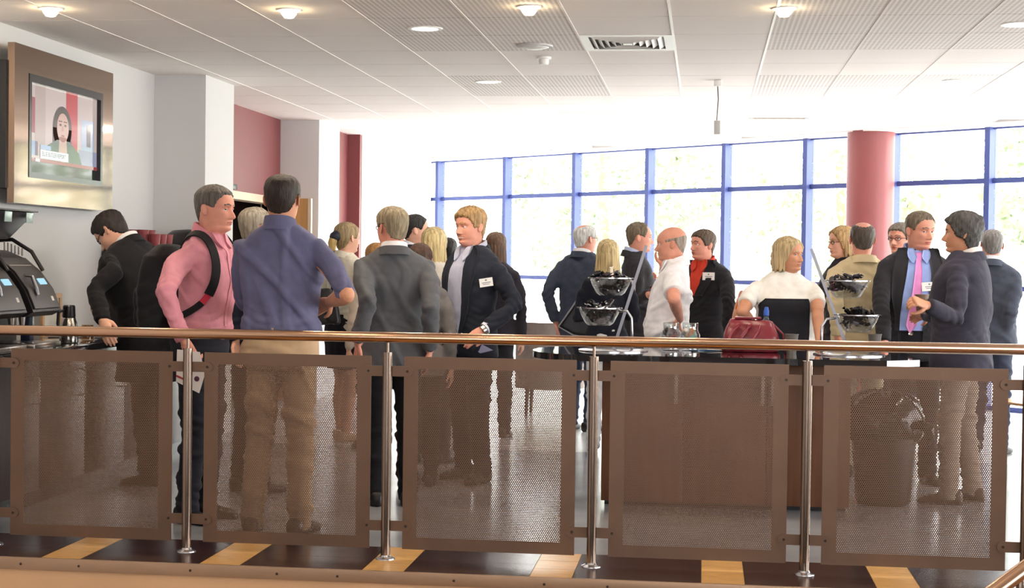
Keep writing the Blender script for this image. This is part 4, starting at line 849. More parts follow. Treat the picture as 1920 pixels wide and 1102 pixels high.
def machine(y0, label):
    e = empty('coffee_machine', (-4.05, y0+.19, .92), label, 'coffee machine', 'coffee machines on the counter')
    prof = [(-4.32, .93), (-4.32, 1.46), (-4.2, 1.485), (-4.08, 1.475), (-3.97, 1.43), (-3.87, 1.35), (-3.795, 1.25), (-3.745, 1.13), (-3.80, 1.10), (-3.98, 1.12), (-4.02, 1.10), (-4.02, .93)]
    bd = prism(prof, 'y', y0, y0+.38); put('housing', bd, M_mach, e)
    sl = [(-3.965, 1.4295), (-3.868, 1.3515), (-3.792, 1.251), (-3.748, 1.145)]; sl2 = [(x+.006, z+.004) for x, z in sl]
    put('fascia', prism(sl+sl2[::-1], 'y', y0+.02, y0+.36), M_mach2, e)
    put('display', xf(box(-.002, .004, -.045, .045, -.02, .02), (-3.817, y0+.27, 1.298), ry=-.62), mat('display_blue', '1a2a3a', .1, emit=('a8dcf5', 1.0)), e, smooth=False)
    put('lever', tube([(-3.85, y0+.10, 1.335), (-3.80, y0+.10, 1.33), (-3.775, y0+.105, 1.26), (-3.765, y0+.105, 1.225)], [.008, .010, .012, .009], 10), M_chrome, e)
    put('name_strip', xf(box(-.001, .003, -.15, .13, -.007, .007), (-3.905, y0+.19, 1.386), ry=-.72), mat('strip_grey', '8d8884', .5), e, smooth=False)
    put('emblem', xf(box(-.001, .003, -.015, .015, -.014, .014), (-3.766, y0+.30, 1.20), ry=-.4), mat('strip_pale', 'c9c4c0', .5), e, smooth=False)
    put('handle_arch', tube([(-4.28, y0+.38, 1.46), (-4.2, y0+.38, 1.53), (-4.05, y0+.38, 1.54), (-3.93, y0+.38, 1.47), (-3.86, y0+.38, 1.36)], .012, 8), M_mach, e)
    for k in range(6): put('vent_fin', box(-4.1+k*.022, -4.092+k*.022, y0+.372, y0+.384, 1.475-k*.006, 1.53-k*.008), M_steel, e, smooth=False)
    for s_ in (.12, .26): put('spout', lathe([(.0, -.10), (.012, -.10), (.02, -.04), (.024, 0)], 12, (-3.93, y0+s_, 1.115)), M_steel, e)
    put('column', rbox(-3.96, -3.90, y0+.30, y0+.355, .935, 1.12, .006), mat('navy_plastic', '2a3048', .3), e)
    put('drip_tray', rbox(-4.015, -3.74, y0+.01, y0+.37, .92, .95, .006), M_steel, e); put('back_plate', box(-4.019, -4.01, y0+.03, y0+.35, .955, 1.09), M_mach2, e)
machine(8.28, 'black coffee machine with blue display and silver lever'); machine(7.82, 'black coffee machine cut off by the left picture edge')
hp_ = empty('bean_hopper', (-4.1, 8.42, 1.54), 'tapered black bean hopper on top of the coffee machine', 'hopper')
V, F = box(-4.25, -3.93, 8.12, 8.72, 1.545, 1.70); V = V.copy(); lo = V[:, 2] < 1.6; V[lo, 1] = 8.44+(V[lo, 1]-8.42)*.40; V[lo, 0] = -4.1+(V[lo, 0]+4.09)*.5; V[lo, 2] = 1.542
put('bin', bevel((V, F), .012), M_mach, hp_); put('lid', rbox(-4.26, -3.92, 8.11, 8.73, 1.701, 1.712, .004), M_mach2, hp_)
for yy in (8.36, 8.64): put('window', xf(rbox(-.003, .003, -.045, .045, -.03, .03, .002), (-3.935, yy, 1.668), ry=.05), mat('hopper_window', '9fb4ae', .15), hp_)
c_ = pt(128, 640, z=.92); c_ = np.array([-3.80, 8.90, .92])
th = empty('thermos_jug', c_, 'stainless steel thermos jug with black lid on coffee counter', 'jug')
put('vessel', lathe([(.0, 0), (.050, 0), (.056, .01), (.058, .07), (.053, .115), (.040, .15), (.037, .158)], 32, c_), mat('jug_steel', 'c4c0b8', .22, 1.0), th, smooth=True)
put('lid', lathe([(.038, .158), (.040, .165), (.036, .225), (.030, .232), (0, .232)], 28, c_), M_black, th)
put('handle', tube([c_+np.array([-.02, -.035, .2]), c_+np.array([-.03, -.085, .19]), c_+np.array([-.03, -.095, .12]), c_+np.array([-.02, -.058, .06])], .009, 10), M_black, th)
pf = empty('photo_frame', (-4.2, 9.6, .92), 'small wooden frame leaning on wall behind the thermos jug', 'frame')
for q in (box(-4.235, -4.22, 9.47, 9.77, 1.17, 1.2), box(-4.235, -4.22, 9.47, 9.50, .921, 1.17), box(-4.235, -4.22, 9.74, 9.77, .921, 1.17), box(-4.235, -4.22, 9.50, 9.74, .921, .95)): put('rail', q, M_oak, pf)
put('card', box(-4.235, -4.228, 9.50, 9.74, .95, 1.17), mat('card_cream', 'd9d2c4', .7), pf)
M_red_cup = mat('cup_maroon', '84383c', .5); M_lid = mat('cup_lid', '3a2a26', .4); M_cupw = mat('cup_white', 'e9e5de', .5)
def cup_mesh(h=.11, r0=.029, r1=.041): return [(0, 0), (r0, 0), (r1, h), (r1+.002, h), (r1+.002, h+.004), (r1-.003, h+.004), (r0-.003, .006), (0, .006)]
def cup(c, label, m=None, lid=True, tilt=0.0, group=None):
    e = empty('paper_cup', c, label, 'cup', group); put('wall', lathe(cup_mesh(), 24, c), m or M_red_cup, e)
    if lid: put('lid', lathe([(.038, .112), (.0445, .112), (.0445, .12), (.040, .13), (.036, .132), (.034, .126), (0, .126)], 24, c), M_lid, e)
    return e
for k, (dx, dy) in enumerate(((.0, .0), (.05, .13))):
    c_ = np.array([-3.86+dx, 9.08+dy, .92]); put('glass_mug', lathe([(0, 0), (.036, 0), (.04, .01), (.038, .1), (.035, .1), (.034, .014), (0, .014)], 20, c_), glass_mat('amber_glass', (.8, .66, .5), .1), label=['brown glass mug beside the thermos jug', 'second brown glass mug, nearer the stooping man'][k], cat='mug', group='glass mugs')
put('steel_tray', bevel(join(box(-4.2, -3.75, 9.5, 10.0, .92, .93))[0:2], .004), M_steel, label='shallow steel tray under the hands of the stooping man', cat='tray')
st_ = empty('cup_cabinet', (-4.1, 10.95, .92), 'black cup warming cabinet behind the stooping man', 'cabinet')
put('body', rbox(-4.32, -3.92, 10.7, 11.25, .92, 1.50, .02), M_mach, st_); put('door', rbox(-3.919, -3.91, 10.73, 11.22, .96, 1.46, .004), M_mach2, st_)
cm = mesh_from('paper_cup', *lathe(cup_mesh(), 18), M_red_cup, 'auto')
for k, (px_, n_) in enumerate(((-4.24, 2), (-4.15, 2), (-4.06, 2), (-3.97, 1))):
    for j, yy in enumerate((10.82, 10.95, 11.08)):
        for q in range(n_ if j < 2 else 1): o = inst('paper_cup', cm, (px_, yy, 1.501+q*.03)); tag(o, 'maroon paper cup stacked on the black cabinet behind the stooping man', 'cup', 'stacked maroon cups')
urn = empty('coffee_urn', (-3.97, 11.5, .92), 'black domed coffee urn against the first white pilaster', 'urn')
put('vessel', lathe([(0, 0), (.17, 0), (.18, .02), (.18, .62), (.165, .70), (.12, .735), (0, .745)], 32, (-3.96, 11.52, .92)), M_mach, urn, smooth=True); put('tap', rbox(-3.80, -3.74, 11.38, 11.42, 1.58, 1.63, .004), M_cupw, urn)
# ------------------------------------------------------------------ bar counter
bc = empty('bar_counter', (.2, 9.3, 0), 'black topped bar counter with dark wood front behind the balustrade', 'counter')
left = [(-.72+.34*math.cos(t)*.9, 9.3+.45*math.sin(t)) for t in np.linspace(math.pi/2, 3*math.pi/2, 18)]
V, F = prism(left+[(1.02, 8.85), (1.22, 9.0), (1.22, 9.75), (-.72, 9.75)], 'z', .882, .92); put('worktop', (V, F), M_ctop, bc)
put('carcass', box(-.60, .86, 9.222, 9.62, .09, .881), M_cab, bc); put('plinth', box(-.58, .84, 9.26, 9.6, 0, .09), M_black, bc)
for k in range(3):
    x0 = -.60+k*.4867; d_ = put('cabinet_door', rbox(x0+.002, x0+.4847, 9.20, 9.221, .03, .878, .003), M_cherry, bc)
    for hx in ((.44,) if k == 0 else (.46,) if k == 1 else (.03,)): put('handle', rbox(x0+hx-.012, x0+hx+.012, 9.18, 9.1995, .62, .80, .004), mat('pale_strip', 'b9a99c', .35, .6), d_)  # pale upright strip on each door front, built as a handle
M_bowl = glass_mat('acrylic', (.93, .94, .94), .16, .04); M_sweet = mat('wrapper_black', '17151a', .18, var=.3, vscale=40); M_sweet2 = mat('wrapper_dark', '2b2326', .25)
sw_m = [mesh_from('wrapped_sweet', *join(bevel(box(-.021, .021, -.012, .012, -.007, .007), .003, 1), prism([(-.021, -.003), (-.036, -.012), (-.036, .012), (-.021, .003)], 'z', -.001, .001), prism([(.021, -.003), (.036, -.012), (.036, .012), (.021, .003)], 'z', -.001, .001)), m_) for m_ in (M_sweet, M_sweet2)]
def bowl_stand(b0, top, b1, b2, arch, label, nm):
    b0, top = np.array(b0), np.array(top); e = empty('bowl_stand', (b0[0], b0[1], .92), label, 'bowl stand', 'two tier sweet bowl stands'); d = top-b0
    put('base', lathe([(0, .0), (.21, .0), (.21, .006), (.2, .010), (0, .010)], 40, (b0[0], b0[1], .92)), M_chrome, e)
    s = np.cross(d, [0, 1, 0]); s = s/np.linalg.norm(s); V = []
    for p_ in (b0, top):
        for u, v in ((-.009, -.005), (.009, -.005), (.009, .005), (-.009, .005)): V.append(p_+s*u+np.array([0, v, 0]))
    put('slanted_bar', (np.array(V), [(0, 1, 2, 3), (4, 7, 6, 5), (0, 4, 5, 1), (1, 5, 6, 2), (2, 6, 7, 3), (3, 7, 4, 0)]), mat('bar_steel', '77757a', .34, 1.0), e, smooth=False)
    put('arch_tube', tube([np.array(q) for q in arch], .008, 12), M_chrome, e, smooth=True)
    for lv, c in (('upper', b1), ('lower', b2)):
        c = np.array(c); prof = [(0, -.105), (.065, -.105), (.085, -.09), (.112, -.04), (.125, -.004), (.137, -.004), (.137, .002), (.122, .002), (.108, -.036), (.081, -.085), (.063, -.099), (0, -.099)]
        bo = put('bowl', lathe(prof, 40, c), M_bowl, e, smooth='auto'); put('rim_ring', lathe([(.134, -.003), (.1385, -.003), (.1385, .003), (.134, .003)], 40, c, closed=True), M_chrome, bo)
        for k in range(30):
            if k < 14: r, z = .085*math.sqrt(rng.random()), -.055+rng.random()*.03
            else: r, z = .098*math.sqrt(rng.random()), -.012+rng.random()*.03
            a = rng.random()*6.28; o = inst('wrapped_sweet', sw_m[k % 2], (c[0]+r*math.cos(a), c[1]+r*math.sin(a), c[2]+z+(.02 if k > 25 else 0))); o.rotation_euler = (rng.normal()*.5, rng.normal()*.6, rng.random()*6.28); o.scale = (1.15,)*3
            tag(o, 'black wrapped sweet heaped in the %s bowl of the %s' % (lv, nm), 'sweet', '%s bowl sweets, %s' % (lv, nm))
YB = 9.3
P_ = lambda x, y: pt(x, y, Y=YB)
bowl_stand((*P_(1150, 640)[:2], .93), P_(1212, 460), P_(1145, 521), P_(1124, 577), [P_(1160, 583), P_(1176, 583), P_(1184, 596), P_(1185, 620), (P_(1185, 650)[0], YB, .93)], 'chrome stand with two clear sweet bowls in front of the long haired blonde', 'stand by the long haired blonde')
YB = 9.35
bowl_stand((*P_(1592, 650)[:2], .93), P_(1521, 466), P_(1588, 526), P_(1608, 590), [P_(1568, 596), P_(1550, 598), P_(1541, 612), P_(1540, 630), (P_(1540, 650)[0], YB, .93)], 'chrome stand with two clear sweet bowls in front of the beige jacket', 'stand by the beige jacket')
for k, (x_, cols, lb) in enumerate(((1258, ('5a2a2c', '8a3a3a', '2a2226'), 'glass jar of dark red sweets beside the hip of the bald man'), (1294, ('d98a4a', '8fc0b4', 'e8e0d4'), 'glass jar of orange and pale green sweets right of the dark red one'))):
    c = pt(x_, 640, Y=9.45); c[2] = .92; e = empty('sweet_jar', c, lb, 'jar', 'sweet jars')
    put('glass', lathe([(0, 0), (.05, 0), (.058, .01), (.058, .10), (.046, .125), (.046, .15), (.0445, .15), (.0445, .124), (.055, .1), (.055, .012), (0, .012)], 28, c), M_bowl, e)
    put('lid', lathe([(0, .151), (.048, .151), (.048, .168), (.044, .172), (0, .172)], 28, c), glass_mat('jar_lid', (.9, .95, .93), .25), e)
    for j in range(22):
        a = j*2.4; r = .036*(.35+.65*(j % 3)/2); put('sweet', ball(c+np.array([r*math.cos(a), r*math.sin(a), .03+.105*j/22]), .0175, 10, 7), mat('sweet_'+cols[j % 3], cols[j % 3], .3), e, smooth=True)
# red handbag
c = pt(1408, 640, Y=9.5); c[2] = .92; e = empty('handbag', c, 'dark red leather handbag with two looped handles on the bar counter', 'handbag'); M_lea = mat('red_leather', '7a2430', .32, var=.15, vscale=8, bump=.06, bscale=120)
V, F = rings([(0, .165, .085, 0), (.02, .178, .092, 0), (.10, .165, .085, 0), (.17, .140, .055, .0), (.20, .128, .030, 0)], 40, 3.6); V = V.copy(); V[:, 2] += np.where(V[:, 0] < 0, -.0, -.10*V[:, 0])*(V[:, 2] > .1); V[:, 0] += .12*(V[:, 2]*0)
rv, rf = remesh([(V, F)], .008, 2); rv = folds(rv, rf, .006, 30, (1, 0, .6), 4); put('bag_body', (rv+c, rf), M_lea, e, smooth=True)
for s_, dx in ((-1, -.05), (-1, .02)): put('handle', tube([c+np.array([dx-.02, -.075, .165]), c+np.array([dx-.07, -.115, .12]), c+np.array([dx-.10, -.135, .05]), c+np.array([dx-.085, -.14, .02]), c+np.array([dx-.03, -.135, .06]), c+np.array([dx+.02, -.105, .13]), c+np.array([dx+.03, -.075, .165])], .0075, 8), M_lea, e, smooth=True)
put('flap', rbox(c[0]-.10, c[0]+.06, c[1]-.04, c[1]+.045, c[2]+.198, c[2]+.212, .006), M_lea, e); put('strap', tube([c+np.array([.13, 0, .17]), c+np.array([.19, -.02, .11]), c+np.array([.205, -.03, .03]), c+np.array([.2, -.04, .006])], .007, 8), M_lea, e, smooth=True)
c = pt(1436, 640, Y=9.66); c[2] = .92; e = empty('water_bottle', c, 'clear water bottle with blue cap behind the red handbag', 'bottle')
put('bottle', lathe([(0, 0), (.033, 0), (.036, .01), (.036, .14), (.03, .175), (.014, .2), (.014, .215), (.0125, .215), (.0125, .2), (.028, .173), (.034, .14), (.034, .01), (0, .01)], 24, c), glass_mat('pet_blue', (.75, .86, .95), .14), e, smooth=True); put('cap', lathe([(0, .216), (.017, .216), (.017, .245), (.013, .255), (.011, .268), (0, .27)], 20, c), mat('cap_blue', '2f5fc0', .3), e); put('wrapper', lathe([(.0365, .06), (.0368, .06), (.0368, .12), (.0365, .12)], 24, c, closed=True), mat('wrap_blue', '5f86c8', .4), e)
for x_, yy, lb in ((1484, 9.45, 'paper cup on the counter in front of the blonde woman in white'), (1640, 9.66, 'paper cup on the counter below the lower right sweet bowl')):
    c = pt(x_, 640, Y=yy); c[2] = .92; cup(c, lb, mat('cup_grey', '6a6460', .5), False)
c = pt(1330, 640, Y=9.55); e = empty('leaflet_stack', (c[0], c[1], .92), 'blue and white leaflets on the counter beside the red handbag', 'leaflets')
for k, (cl_, a) in enumerate((('5b9bd8', .1), ('e9e6e2', -.3), ('f1efec', .5))): put('leaflet', xf(box(-.10, .10, -.06, .06, .001+k*.004, .003+k*.004), (c[0]+k*.035-.02, c[1], .92+k*.02*0), rz=a), mat('paper_'+cl_, cl_, .6), e, smooth=False)
# ------------------------------------------------------------------ bin, tub chair, low table
c = np.array([1.10, 9.64, 0]); e = empty('waste_bin', c, 'black ribbed waste bin lined with a shiny black bag', 'bin')
put('bucket', lathe([(0, 0), (.155, 0), (.165, .02), (.20, .46), (.205, .46), (.205, .5), (.195, .5), (.16, .03), (0, .02)], 36, c), mat('bin_black', '1c1a1c', .45), e)
A = np.linspace(0, 2*np.pi, 64, endpoint=False); V = []
for r, z in ((.203, .40), (.225, .43), (.235, .50), (.235, .56), (.20, .63), (.14, .67), (.05, .69)):
    for a in A: q = 1+.05*math.sin(a*7+z*20)+.03*math.sin(a*13+z*31); V.append((c[0]+r*q*math.cos(a), c[1]+r*q*math.sin(a), z+.015*math.sin(a*5)))
put('bin_bag', (np.array(V), [(i*64+j, i*64+(j+1) % 64, (i+1)*64+(j+1) % 64, (i+1)*64+j) for i in range(6) for j in range(64)]+[tuple(6*64+j for j in range(64))]), mat('bag_black', '1a191c', .16), e, smooth=True)
put('bag_knot', tube([c+np.array([.19, -.12, .5]), c+np.array([.25, -.15, .48]), c+np.array([.27, -.13, .42]), c+np.array([.24, -.12, .38])], [.03, .035, .02, .012], 9), mat('bag_black', '1a191c', .16), e, smooth=True)
c = np.array([-1.45, 14.6, 0]); e = empty('tub_chair', c, 'taupe upholstered tub chair between the smiling man and white haired man', 'chair'); M_tau = m_cloth('8d817a')
put('seat', rbox(c[0]-.26, c[0]+.26, c[1]-.25, c[1]+.25, .28, .45, .04, 3), M_tau, e)
put('backrest', prism([(c[0]+.33*math.cos(a), c[1]+.33*math.sin(a)) for a in np.linspace(math.pi*1.0, math.pi*2.0, 20)]+[(c[0]+.26*math.cos(a), c[1]+.26*math.sin(a)) for a in np.linspace(math.pi*2.0, math.pi*1.0, 20)], 'z', .26, .88), M_tau, e)
for dx in (-.2, .2):
    for dy in (-.2, .2): put('leg', tube([(c[0]+dx, c[1]+dy, 0), (c[0]+dx*.95, c[1]+dy*.95, .28)], [.015, .022], 10), M_cab, e)
c = pt(1925, 752, z=.45); e = empty('low_table', (c[0], c[1], 0), 'low round table at the far right behind the balustrade', 'table')
put('table_top', lathe([(0, .43), (.36, .43), (.37, .44), (.37, .45), (0, .45)], 40, (c[0]+.2, c[1], 0)), M_oak, e); put('leg', cyl((c[0]+.2, c[1], .012), (c[0]+.2, c[1], .43), .03), M_steel, e); put('foot', lathe([(0, 0), (.22, 0), (.21, .01), (.03, .014)], 30, (c[0]+.2, c[1], 0)), M_steel, e)
# ------------------------------------------------------------------ ceiling fittings
def lamp_light(loc, watts, col, size=.12, spread=math.pi, parent=None):
    l = bpy.data.lights.new('lamp_glow', 'AREA'); l.shape = 'DISK'; l.size = size; l.energy = watts; l.color = col; l.spread = spread
    o = bpy.data.objects.new('lamp_glow', l); COL.objects.link(o); o.location = loc
    if parent: o.parent = parent; o.location = np.array(loc)-np.array(parent.location)
WARM = (1, .82, .62)
M_bulb = mat('bulb_warm', 'fff0d0', .3, emit=('ffe2b0', 60)); M_disc = mat('diffuser_white', 'ffffff', .3, emit=('fff4e6', 5))
for k, (x, y) in enumerate(((-3.789, 8.583), (-2.403, 8.70), (-1.005, 8.652), (.414, 8.77))):
    e = empty('spotlight', (x, y, CEIL), ['warm spotlight above the television', 'warm spotlight above the man in pink', 'warm spotlight left of the square air vent', 'warm spotlight right of the square air vent'][k], 'ceiling light', 'row of warm spotlights')
    put('trim_ring', lathe([(.048, -.008), (.068, -.008), (.070, 0), (.048, 0)], 28, (x, y, CEIL), closed=True), M_tbar, e); put('bulb', lathe([(0, -.052), (.026, -.047), (.043, -.026), (.046, -.0)], 20, (x, y, CEIL)), M_bulb, e, smooth=True)
    lamp_light((x, y, CEIL-.06), 12, WARM, .08, parent=e)
for k, (x, y, r) in enumerate(((-1.742, 9.437, .095), (-1.746, 12.254, .09), (-1.75, 16.504, .09), (1.887, 12.227, .09), (1.811, 9.404, .095))):
    e = empty('downlight', (x, y, CEIL), ['round recessed downlight left of the ceiling speaker', 'round recessed downlight above the young man', 'small downlight nearest the windows', 'round recessed downlight right of the maroon pillar top', 'downlight at the upper right picture edge'][k], 'ceiling light', 'recessed downlights')
    put('ring', lathe([(r-.012, -.006), (r+.012, -.006), (r+.016, 0), (r-.012, 0)], 32, (x, y, CEIL), closed=True), M_tbar, e); put('diffuser', lathe([(0, -.003), (r-.012, -.003), (r-.012, 0)], 32, (x, y, CEIL)), M_disc, e); lamp_light((x, y, CEIL-.02), 12, (1, .93, .84), .16, parent=e)
e = empty('ceiling_speaker', (-1.143, 10.207, CEIL), 'round white ceiling speaker with shallow dish', 'speaker'); put('dish', lathe([(0, -.028), (.05, -.026), (.085, -.016), (.1, -.012)], 32, (-1.143, 10.207, CEIL)), M_tbar, e, smooth=True); put('rim', lathe([(.1, -.014), (.118, -.012), (.12, 0), (.1, 0)], 32, (-1.143, 10.207, CEIL), closed=True), M_white, e)
e = empty('smoke_detector', (-1.144, 10.79, CEIL), 'small white smoke detector hanging below the ceiling', 'detector'); put('base', lathe([(0, -.015), (.05, -.015), (.052, 0)], 24, (-1.144, 10.79, CEIL)), M_tbar, e); put('sensor', lathe([(0, -.055), (.03, -.053), (.036, -.04), (.036, -.017), (.04, -.015)], 24, (-1.144, 10.79, CEIL)), M_tbar, e)
vx, vy = VENT[0]+.3, VENT[1]+.355; e = empty('air_vent', (vx, vy, CEIL), 'square white four way air vent set in the ceiling', 'vent')
def sqring(o, i, zo, zi, t=.006):
    V = [(vx+sx*r*.98, vy+sy*r*1.15, CEIL+z) for r, z in ((o, zo), (i, zi), (i, zi+t), (o, zo+t)) for sx, sy in ((-1, -1), (1, -1), (1, 1), (-1, 1))]
    return np.array(V), [(a*4+k, a*4+(k+1) % 4, ((a+1) % 4)*4+(k+1) % 4, ((a+1) % 4)*4+k) for a in range(4) for k in range(4)]
put('face_plate', sqring(.302, .245, -.004, -.004), M_tbar, e, smooth=False); put('duct', box(vx-.29, vx+.29, vy-.33, vy+.33, CEIL+.028, CEIL+.0295), M_gap, e)
for k in range(5): o_ = .245-k*.042; put('louvre', sqring(o_-.004, o_-.040, .016, -.012, .003), M_tbar, e, smooth=False)
put('core', box(vx-.03, vx+.03, vy-.035, vy+.035, CEIL-.012, CEIL-.006), M_tbar, e)
e = empty('air_slot', (.69, 15.65, CEIL), 'long beige slot vent in the ceiling near the windows', 'vent'); put('tray', box(.44, .94, 15.32, 15.98, CEIL-.008, CEIL-.004), mat('slot_beige', 'b5ab94', .6), e); put('edge', join(box(.40, .44, 15.3, 16, CEIL-.012, CEIL-.002), box(.94, .98, 15.3, 16, CEIL-.012, CEIL-.002)), M_tbar, e)
hx, hy = .075, 12.17; zb = pt(1346, 252, Y=hy)[2]; zt = pt(1346, 226, Y=hy)[2]; e = empty('hanging_sensor', (hx, hy, CEIL), 'small grey sensor hanging on a cord from the ceiling', 'sensor')
put('mount', rbox(hx-.03, hx+.03, hy-.03, hy+.03, CEIL-.05, CEIL, .006), M_tbar, e); put('cord', tube([(hx, hy, CEIL-.05), (hx+.006, hy, CEIL-.15), (hx-.004, hy, zt)], .0045, 8), mat('cord_brown', '6a5f54', .6), e); put('sensor', rbox(hx-.025, hx+.025, hy-.02, hy+.02, zb, zt, .004), mat('sensor_grey', 'b9b6b2', .5), e)
for k, (x, y) in enumerate(((-2.5, 4.8), (0, 4.8), (2.5, 4.8), (-2.5, 2), (0, 2), (2.5, 2))):
    e = empty('atrium_fill_lamp', (x, y, 5.7), 'unseen warm pendant lamp added over the void for front fill', 'ceiling light', 'unseen atrium fill lamps'); put('shade', lathe([(.0, .12), (.1, .12), (.28, 0), (.27, 0), (.09, .11), (0, .11)], 28, (x, y, 5.7)), M_tbar, e); put('rod', cyl((x, y, 5.82), (x, y, 6), .01), M_steel, e); put('bulb', lathe([(0, 0), (.1, .01), (.1, .04), (0, .06)], 20, (x, y, 5.72)), M_bulb, e); lamp_light((x, y, 5.69), 28, (1, .80, .6), .4, parent=e)  # unseen pendants, added as warm fill for the foreground
# ------------------------------------------------------------------ things people carry
def wrist(p, sd, k=.09):
    S0, E1, W1 = p.arm[sd]; d = W1-E1; d /= np.linalg.norm(d); return p.to_world(W1+d*k)
c = pt(836, 588, Y=wrist(pe['young'], 'R')[1]-.02); c[2] = pt(836, 632, Y=c[1])[2]; cup(c, 'maroon paper cup with lid held by the smiling young man')
c = pt(1212, 545, Y=wrist(pe['suit'], 'L')[1]); cup(c, 'farther maroon paper cup held up by the man in charcoal profile')
c = pt(1227, 566, Y=wrist(pe['suit'], 'R')[1]-.03); cup(c, 'nearer maroon paper cup held by the man in charcoal profile', None)
c = pt(1728, 588, Y=wrist(pe['curly'], 'L')[1]+.09); cup(c, 'brown paper cup with pale rim in the hand of the wavy grey haired man', mat('cup_brown', '6e5a4a', .5), False)
pk = pe['pink']; Wp = wrist(pk, 'R', .10); Yb = Wp[1]-.02
e = empty('brochure', pt(356, 735, Y=Yb), 'folded white brochure with dark round emblem in the hand of the man in pink', 'brochure')
Q = [pt(332, 655, Y=Yb), pt(374, 660, Y=Yb), pt(384, 700, Y=Yb), pt(373, 737, Y=Yb), pt(330, 715, Y=Yb)]
put('cover', (np.array(Q+[q+np.array([0, .008, 0]) for q in Q]), [(0, 1, 2, 3, 4), (9, 8, 7, 6, 5)]+[(i, 5+i, 5+(i+1) % 5, (i+1) % 5) for i in range(5)]), mat('brochure_white', 'd9d2cf', .5), e, smooth=False)
k_ = pt(369, 710, Y=Yb-.002); put('emblem', xf(lathe([(0, 0), (.014, 0), (.014, .001), (0, .001)], 20), k_, rx=math.pi/2), mat('emblem_plum', '4a2436', .5), e); k2 = [pt(330, 702, Y=Yb-.002), pt(352, 712, Y=Yb-.002), pt(352, 716, Y=Yb-.002), pt(330, 706, Y=Yb-.002)]
put('red_stripe', (np.array(k2+[q+np.array([0, .0015, 0]) for q in k2]), [(0, 1, 2, 3), (7, 6, 5, 4), (0, 4, 5, 1), (2, 6, 7, 3)]), mat('stripe_red', '9a2f38', .5), e, smooth=False)
h = pk.h; bp = empty('backpack', pk.to_world((0, -.2, .56*h)), 'black backpack worn by the man in the pink shirt', 'backpack'); M_bp = m_cloth('1b1a1d', .6)
rv, rf = remesh([rings([(.555*h, .075*h, .035*h, -.125*h), (.575*h, .088*h, .052*h, -.130*h), (.70*h, .088*h, .055*h, -.132*h), (.79*h, .078*h, .045*h, -.125*h), (.825*h, .05*h, .022*h, -.11*h)], 36, 3.5), rings([(.58*h, .06*h, .03*h, -.175*h), (.68*h, .06*h, .03*h, -.178*h), (.70*h, .05*h, .02*h, -.175*h)], 30, 3.5)], .011, 4)
W_ = lambda V: np.asarray(V) @ pk.RM.T+pk.base
put('pack', (W_(folds(rv, rf, .006, 25, (0, 0, 1), 5)), rf), M_bp, bp, smooth=True)
def strap_local(p, pts, w, mt, nm, parent, th=.006, lift=.006, n=22):
    pts = np.array(pts)*p.h; t = np.linspace(0, len(pts)-1, n); Q = np.stack([np.interp(t, range(len(pts)), pts[:, k]) for k in range(3)], 1); P = []; N = []
    for q in Q:
        r_ = p.bvh.find_nearest(Vector(p.bend(q[None])[0])); P.append(r_[0]); N.append(r_[1])
    P = np.array(P); N = np.array(N)
    for _ in range(5): P[1:-1] = (P[:-2]+2*P[1:-1]+P[2:])/4; N[1:-1] = N[:-2]+N[1:-1]+N[2:]; N /= np.linalg.norm(N, axis=1)[:, None]
    T = np.gradient(P, axis=0); T /= np.linalg.norm(T, axis=1)[:, None]; B = np.cross(T, N); V = []
    for q, n_, b_ in zip(P, N, B):
        for u, v in ((-w/2, lift), (w/2, lift), (w/2, lift+th), (-w/2, lift+th)): V.append(q+b_*u+n_*v)
    V = np.array(V) @ p.RM.T+p.base
    F = [(i*4+k, i*4+(k+1) % 4, (i+1)*4+(k+1) % 4, (i+1)*4+k) for i in range(n-1) for k in range(4)]+[(0, 1, 2, 3), tuple((n-1)*4+k for k in (3, 2, 1, 0))]
    return put(nm, (V, F), mt, parent, smooth='auto')
for sg in (1, -1):
    strap_local(pk, [(sg*.060, -.085, .80), (sg*.066, -.05, .86), (sg*.070, .0, .87), (sg*.075, .05, .84), (sg*.085, .085, .775), (sg*.092, .085, .72), (sg*.10, .065, .685)], .052, M_bp, 'strap', bp, .008, .012)
    strap_local(pk, [(sg*.10, .066, .686), (sg*.108, .05, .66)], .034, mat('strap_red', 'c01e38', .5), 'strap_tab', bp, .006, .012, 6)
    strap_local(pk, [(sg*.108, .05, .66), (sg*.115, .02, .63), (sg*.11, -.03, .61), (sg*.09, -.08, .60)], .036, M_bp, 'strap', bp, .006, .012, 12)
# dark shoulder bag of the woman in cream, tote of the long haired blonde
cw = pe['cream']; q = pt(598, 572, Y=11.75); e = empty('shoulder_bag', q-np.array([0, 0, .16]), 'black shoulder bag of the woman in the cream blazer', 'bag'); rv, rf = remesh([rings([(-.15, .15, .06, 0), (-.13, .17, .07, 0), (.05, .15, .06, 0), (.13, .10, .03, 0)], 30, 3)], .011, 3); put('bag_body', (folds(rv, rf, .008, 22, (1, 0, .5), 3)+q, rf), mat('bag_leather', '201e22', .4), e, smooth=True)
put('strap', tube([q+np.array([-.07, 0, .1]), q+np.array([-.01, -.02, .30]), q+np.array([.10, .05, .42]), q+np.array([.09, .05, .1])], .010, 8), mat('bag_leather', '201e22', .4), e, smooth=True)
Yt = 11.72; e = empty('tote_bag', pt(1085, 628, Y=Yt), 'large black tote bag on the arm of the long haired blonde', 'bag'); poly = [(1110, 545), (1092, 548), (1047, 612), (1075, 628), (1128, 634), (1140, 560)]
Q = np.array([pt(x, y, Y=Yt) for x, y in poly]); rv, rf = remesh([(np.concatenate([Q, Q+np.array([0, .11, 0])]), [tuple(range(6)), tuple(range(11, 5, -1))]+[(i, 6+i, 6+(i+1) % 6, (i+1) % 6) for i in range(6)])], .009, 3); put('bag_body', (rv, rf), mat('bag_leather2', '1b1a20', .35), e, smooth=True)
